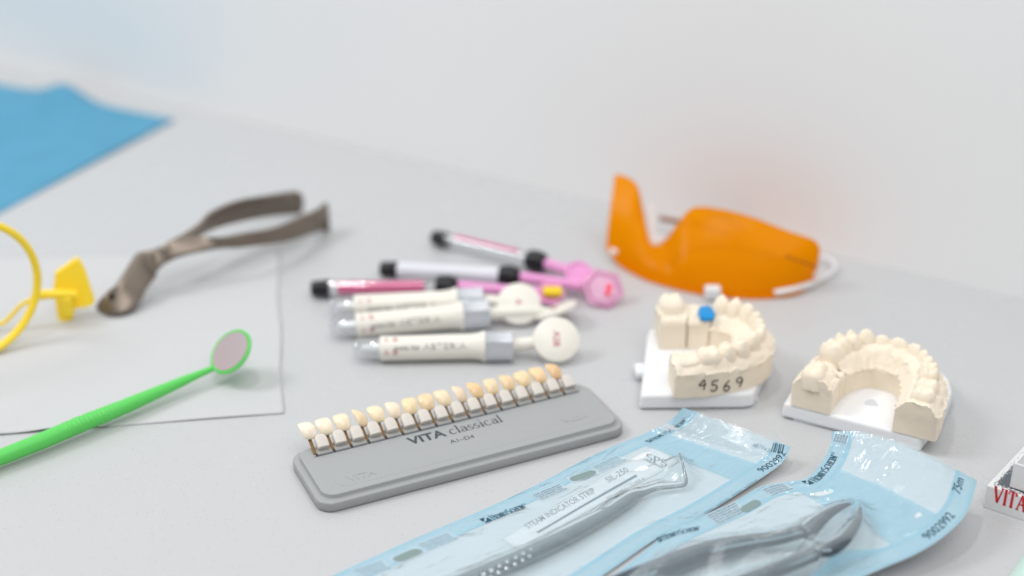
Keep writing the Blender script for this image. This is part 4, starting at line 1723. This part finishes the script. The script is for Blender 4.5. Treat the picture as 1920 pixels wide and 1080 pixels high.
def foil():
    m = mat('worn_foil', (120, 124, 130), .3, metal=.6)
    nt = m.node_tree
    b = nt.nodes['Principled BSDF']
    uv = nt.nodes.new('ShaderNodeUVMap')
    n = nt.nodes.new('ShaderNodeTexNoise')
    n.inputs['Scale'].default_value = 9
    n.inputs['Detail'].default_value = 6
    nt.links.new(uv.outputs[0], n.inputs['Vector'])
    sx = nt.nodes.new('ShaderNodeSeparateXYZ')
    nt.links.new(uv.outputs[0], sx.inputs[0])
    a = nt.nodes.new('ShaderNodeMath')
    a.operation = 'MINIMUM'
    nt.links.new(sx.outputs[0], a.inputs[0])
    nt.links.new(sx.outputs[1], a.inputs[1])
    s2 = nt.nodes.new('ShaderNodeMath')
    s2.operation = 'ADD'
    nt.links.new(a.outputs[0], s2.inputs[0])
    nt.links.new(n.outputs['Fac'], s2.inputs[1])
    mr2 = nt.nodes.new('ShaderNodeMapRange')
    mr2.inputs['From Min'].default_value = .70
    mr2.inputs['From Max'].default_value = .76
    nt.links.new(s2.outputs[0], mr2.inputs['Value'])
    mx = nt.nodes.new('ShaderNodeMix')
    mx.data_type = 'RGBA'
    mx.inputs['A'].default_value = lin((222, 222, 222))
    mx.inputs['B'].default_value = lin((120, 126, 134))
    nt.links.new(mr2.outputs[0], mx.inputs['Factor'])
    nt.links.new(mx.outputs['Result'], b.inputs['Base Color'])
    nt.links.new(mr2.outputs[0], b.inputs['Metallic'])
    return m


t = MB()
t.grid(lambda a, b: q0 + bu * (.05 + 8.9 * a) + bv * (.05 + 6.4 * b) + T0([0, 0, hb + .006]), 8, 6, lambda a, b: (a * 8.9, b * 6.4))
t.build('foil_top', foil(), bx, smooth=False)
t = MB()
out_n = T0([bu[1], -bu[0], 0])
if out_n[1] > 0:
    out_n = -out_n
X0, _z0 = locate(lambda a, b: q0 + bu * a + T0([0, 0, b]), *(1780 + 292 / 3.6, 780 + 575 / 3.6), 0, 3, 0, 1.4, n=40)
fnv = plane_fn(q0 + out_n * .012 + bu * (X0 - .02) + T0([0, 0, _z0]), bu, (0, 0, 1), 0)
put(t, serif2d('VITA', .23, .09), fnv, 1.6, .84)
t.build('red_lettering', mat('red_print', (206, 20, 44), .5), bx, smooth=False)
tr2 = thing('card_tray', 'small open white cardboard tray standing on the red lettered box', 'tray', P(1915, 900, hb))
t0_ = P(1892.5, 913, hb + .02)
ht = 1.35
wl = .1
ln, dp = 6, 4.8
t0_ = t0_ * 1.0
t = MB()
t.box(t0_ + bu * ln / 2 + bv * wl / 2 + T0([0, 0, ht / 2]), ln, wl, ht, bu, bv)
t.box(t0_ + bu * wl / 2 + bv * dp / 2 + T0([0, 0, ht / 2]), wl, dp - .2, ht - .004, bu, bv)
t.box(t0_ + bu * ln / 2 + bv * (dp - wl / 2) + T0([0, 0, ht / 2]), ln, wl, ht, bu, bv)
t.box(t0_ + bu * (ln / 2) + bv * dp / 2 + T0([0, 0, .05]), ln - .1, dp - .1, .1, bu, bv)
t.build('tray_walls', bxm, tr2, bevel=.03)

# pale green sheet at the lower right corner
o = sheet_from([P(1921, 1040), P(2050, 1020), P(2060, 1180), P(1880, 1100)], lambda a, b, p: (0, 0, .05), 'mint_card', mat('mint_card', (200, 226, 216), .6), 4, 4, solid=.05)
tag(o, 'pale mint green card just entering the bottom right corner', 'card')

for o in bpy.data.objects:
    if '_w' in o.keys():
        del o['_w']
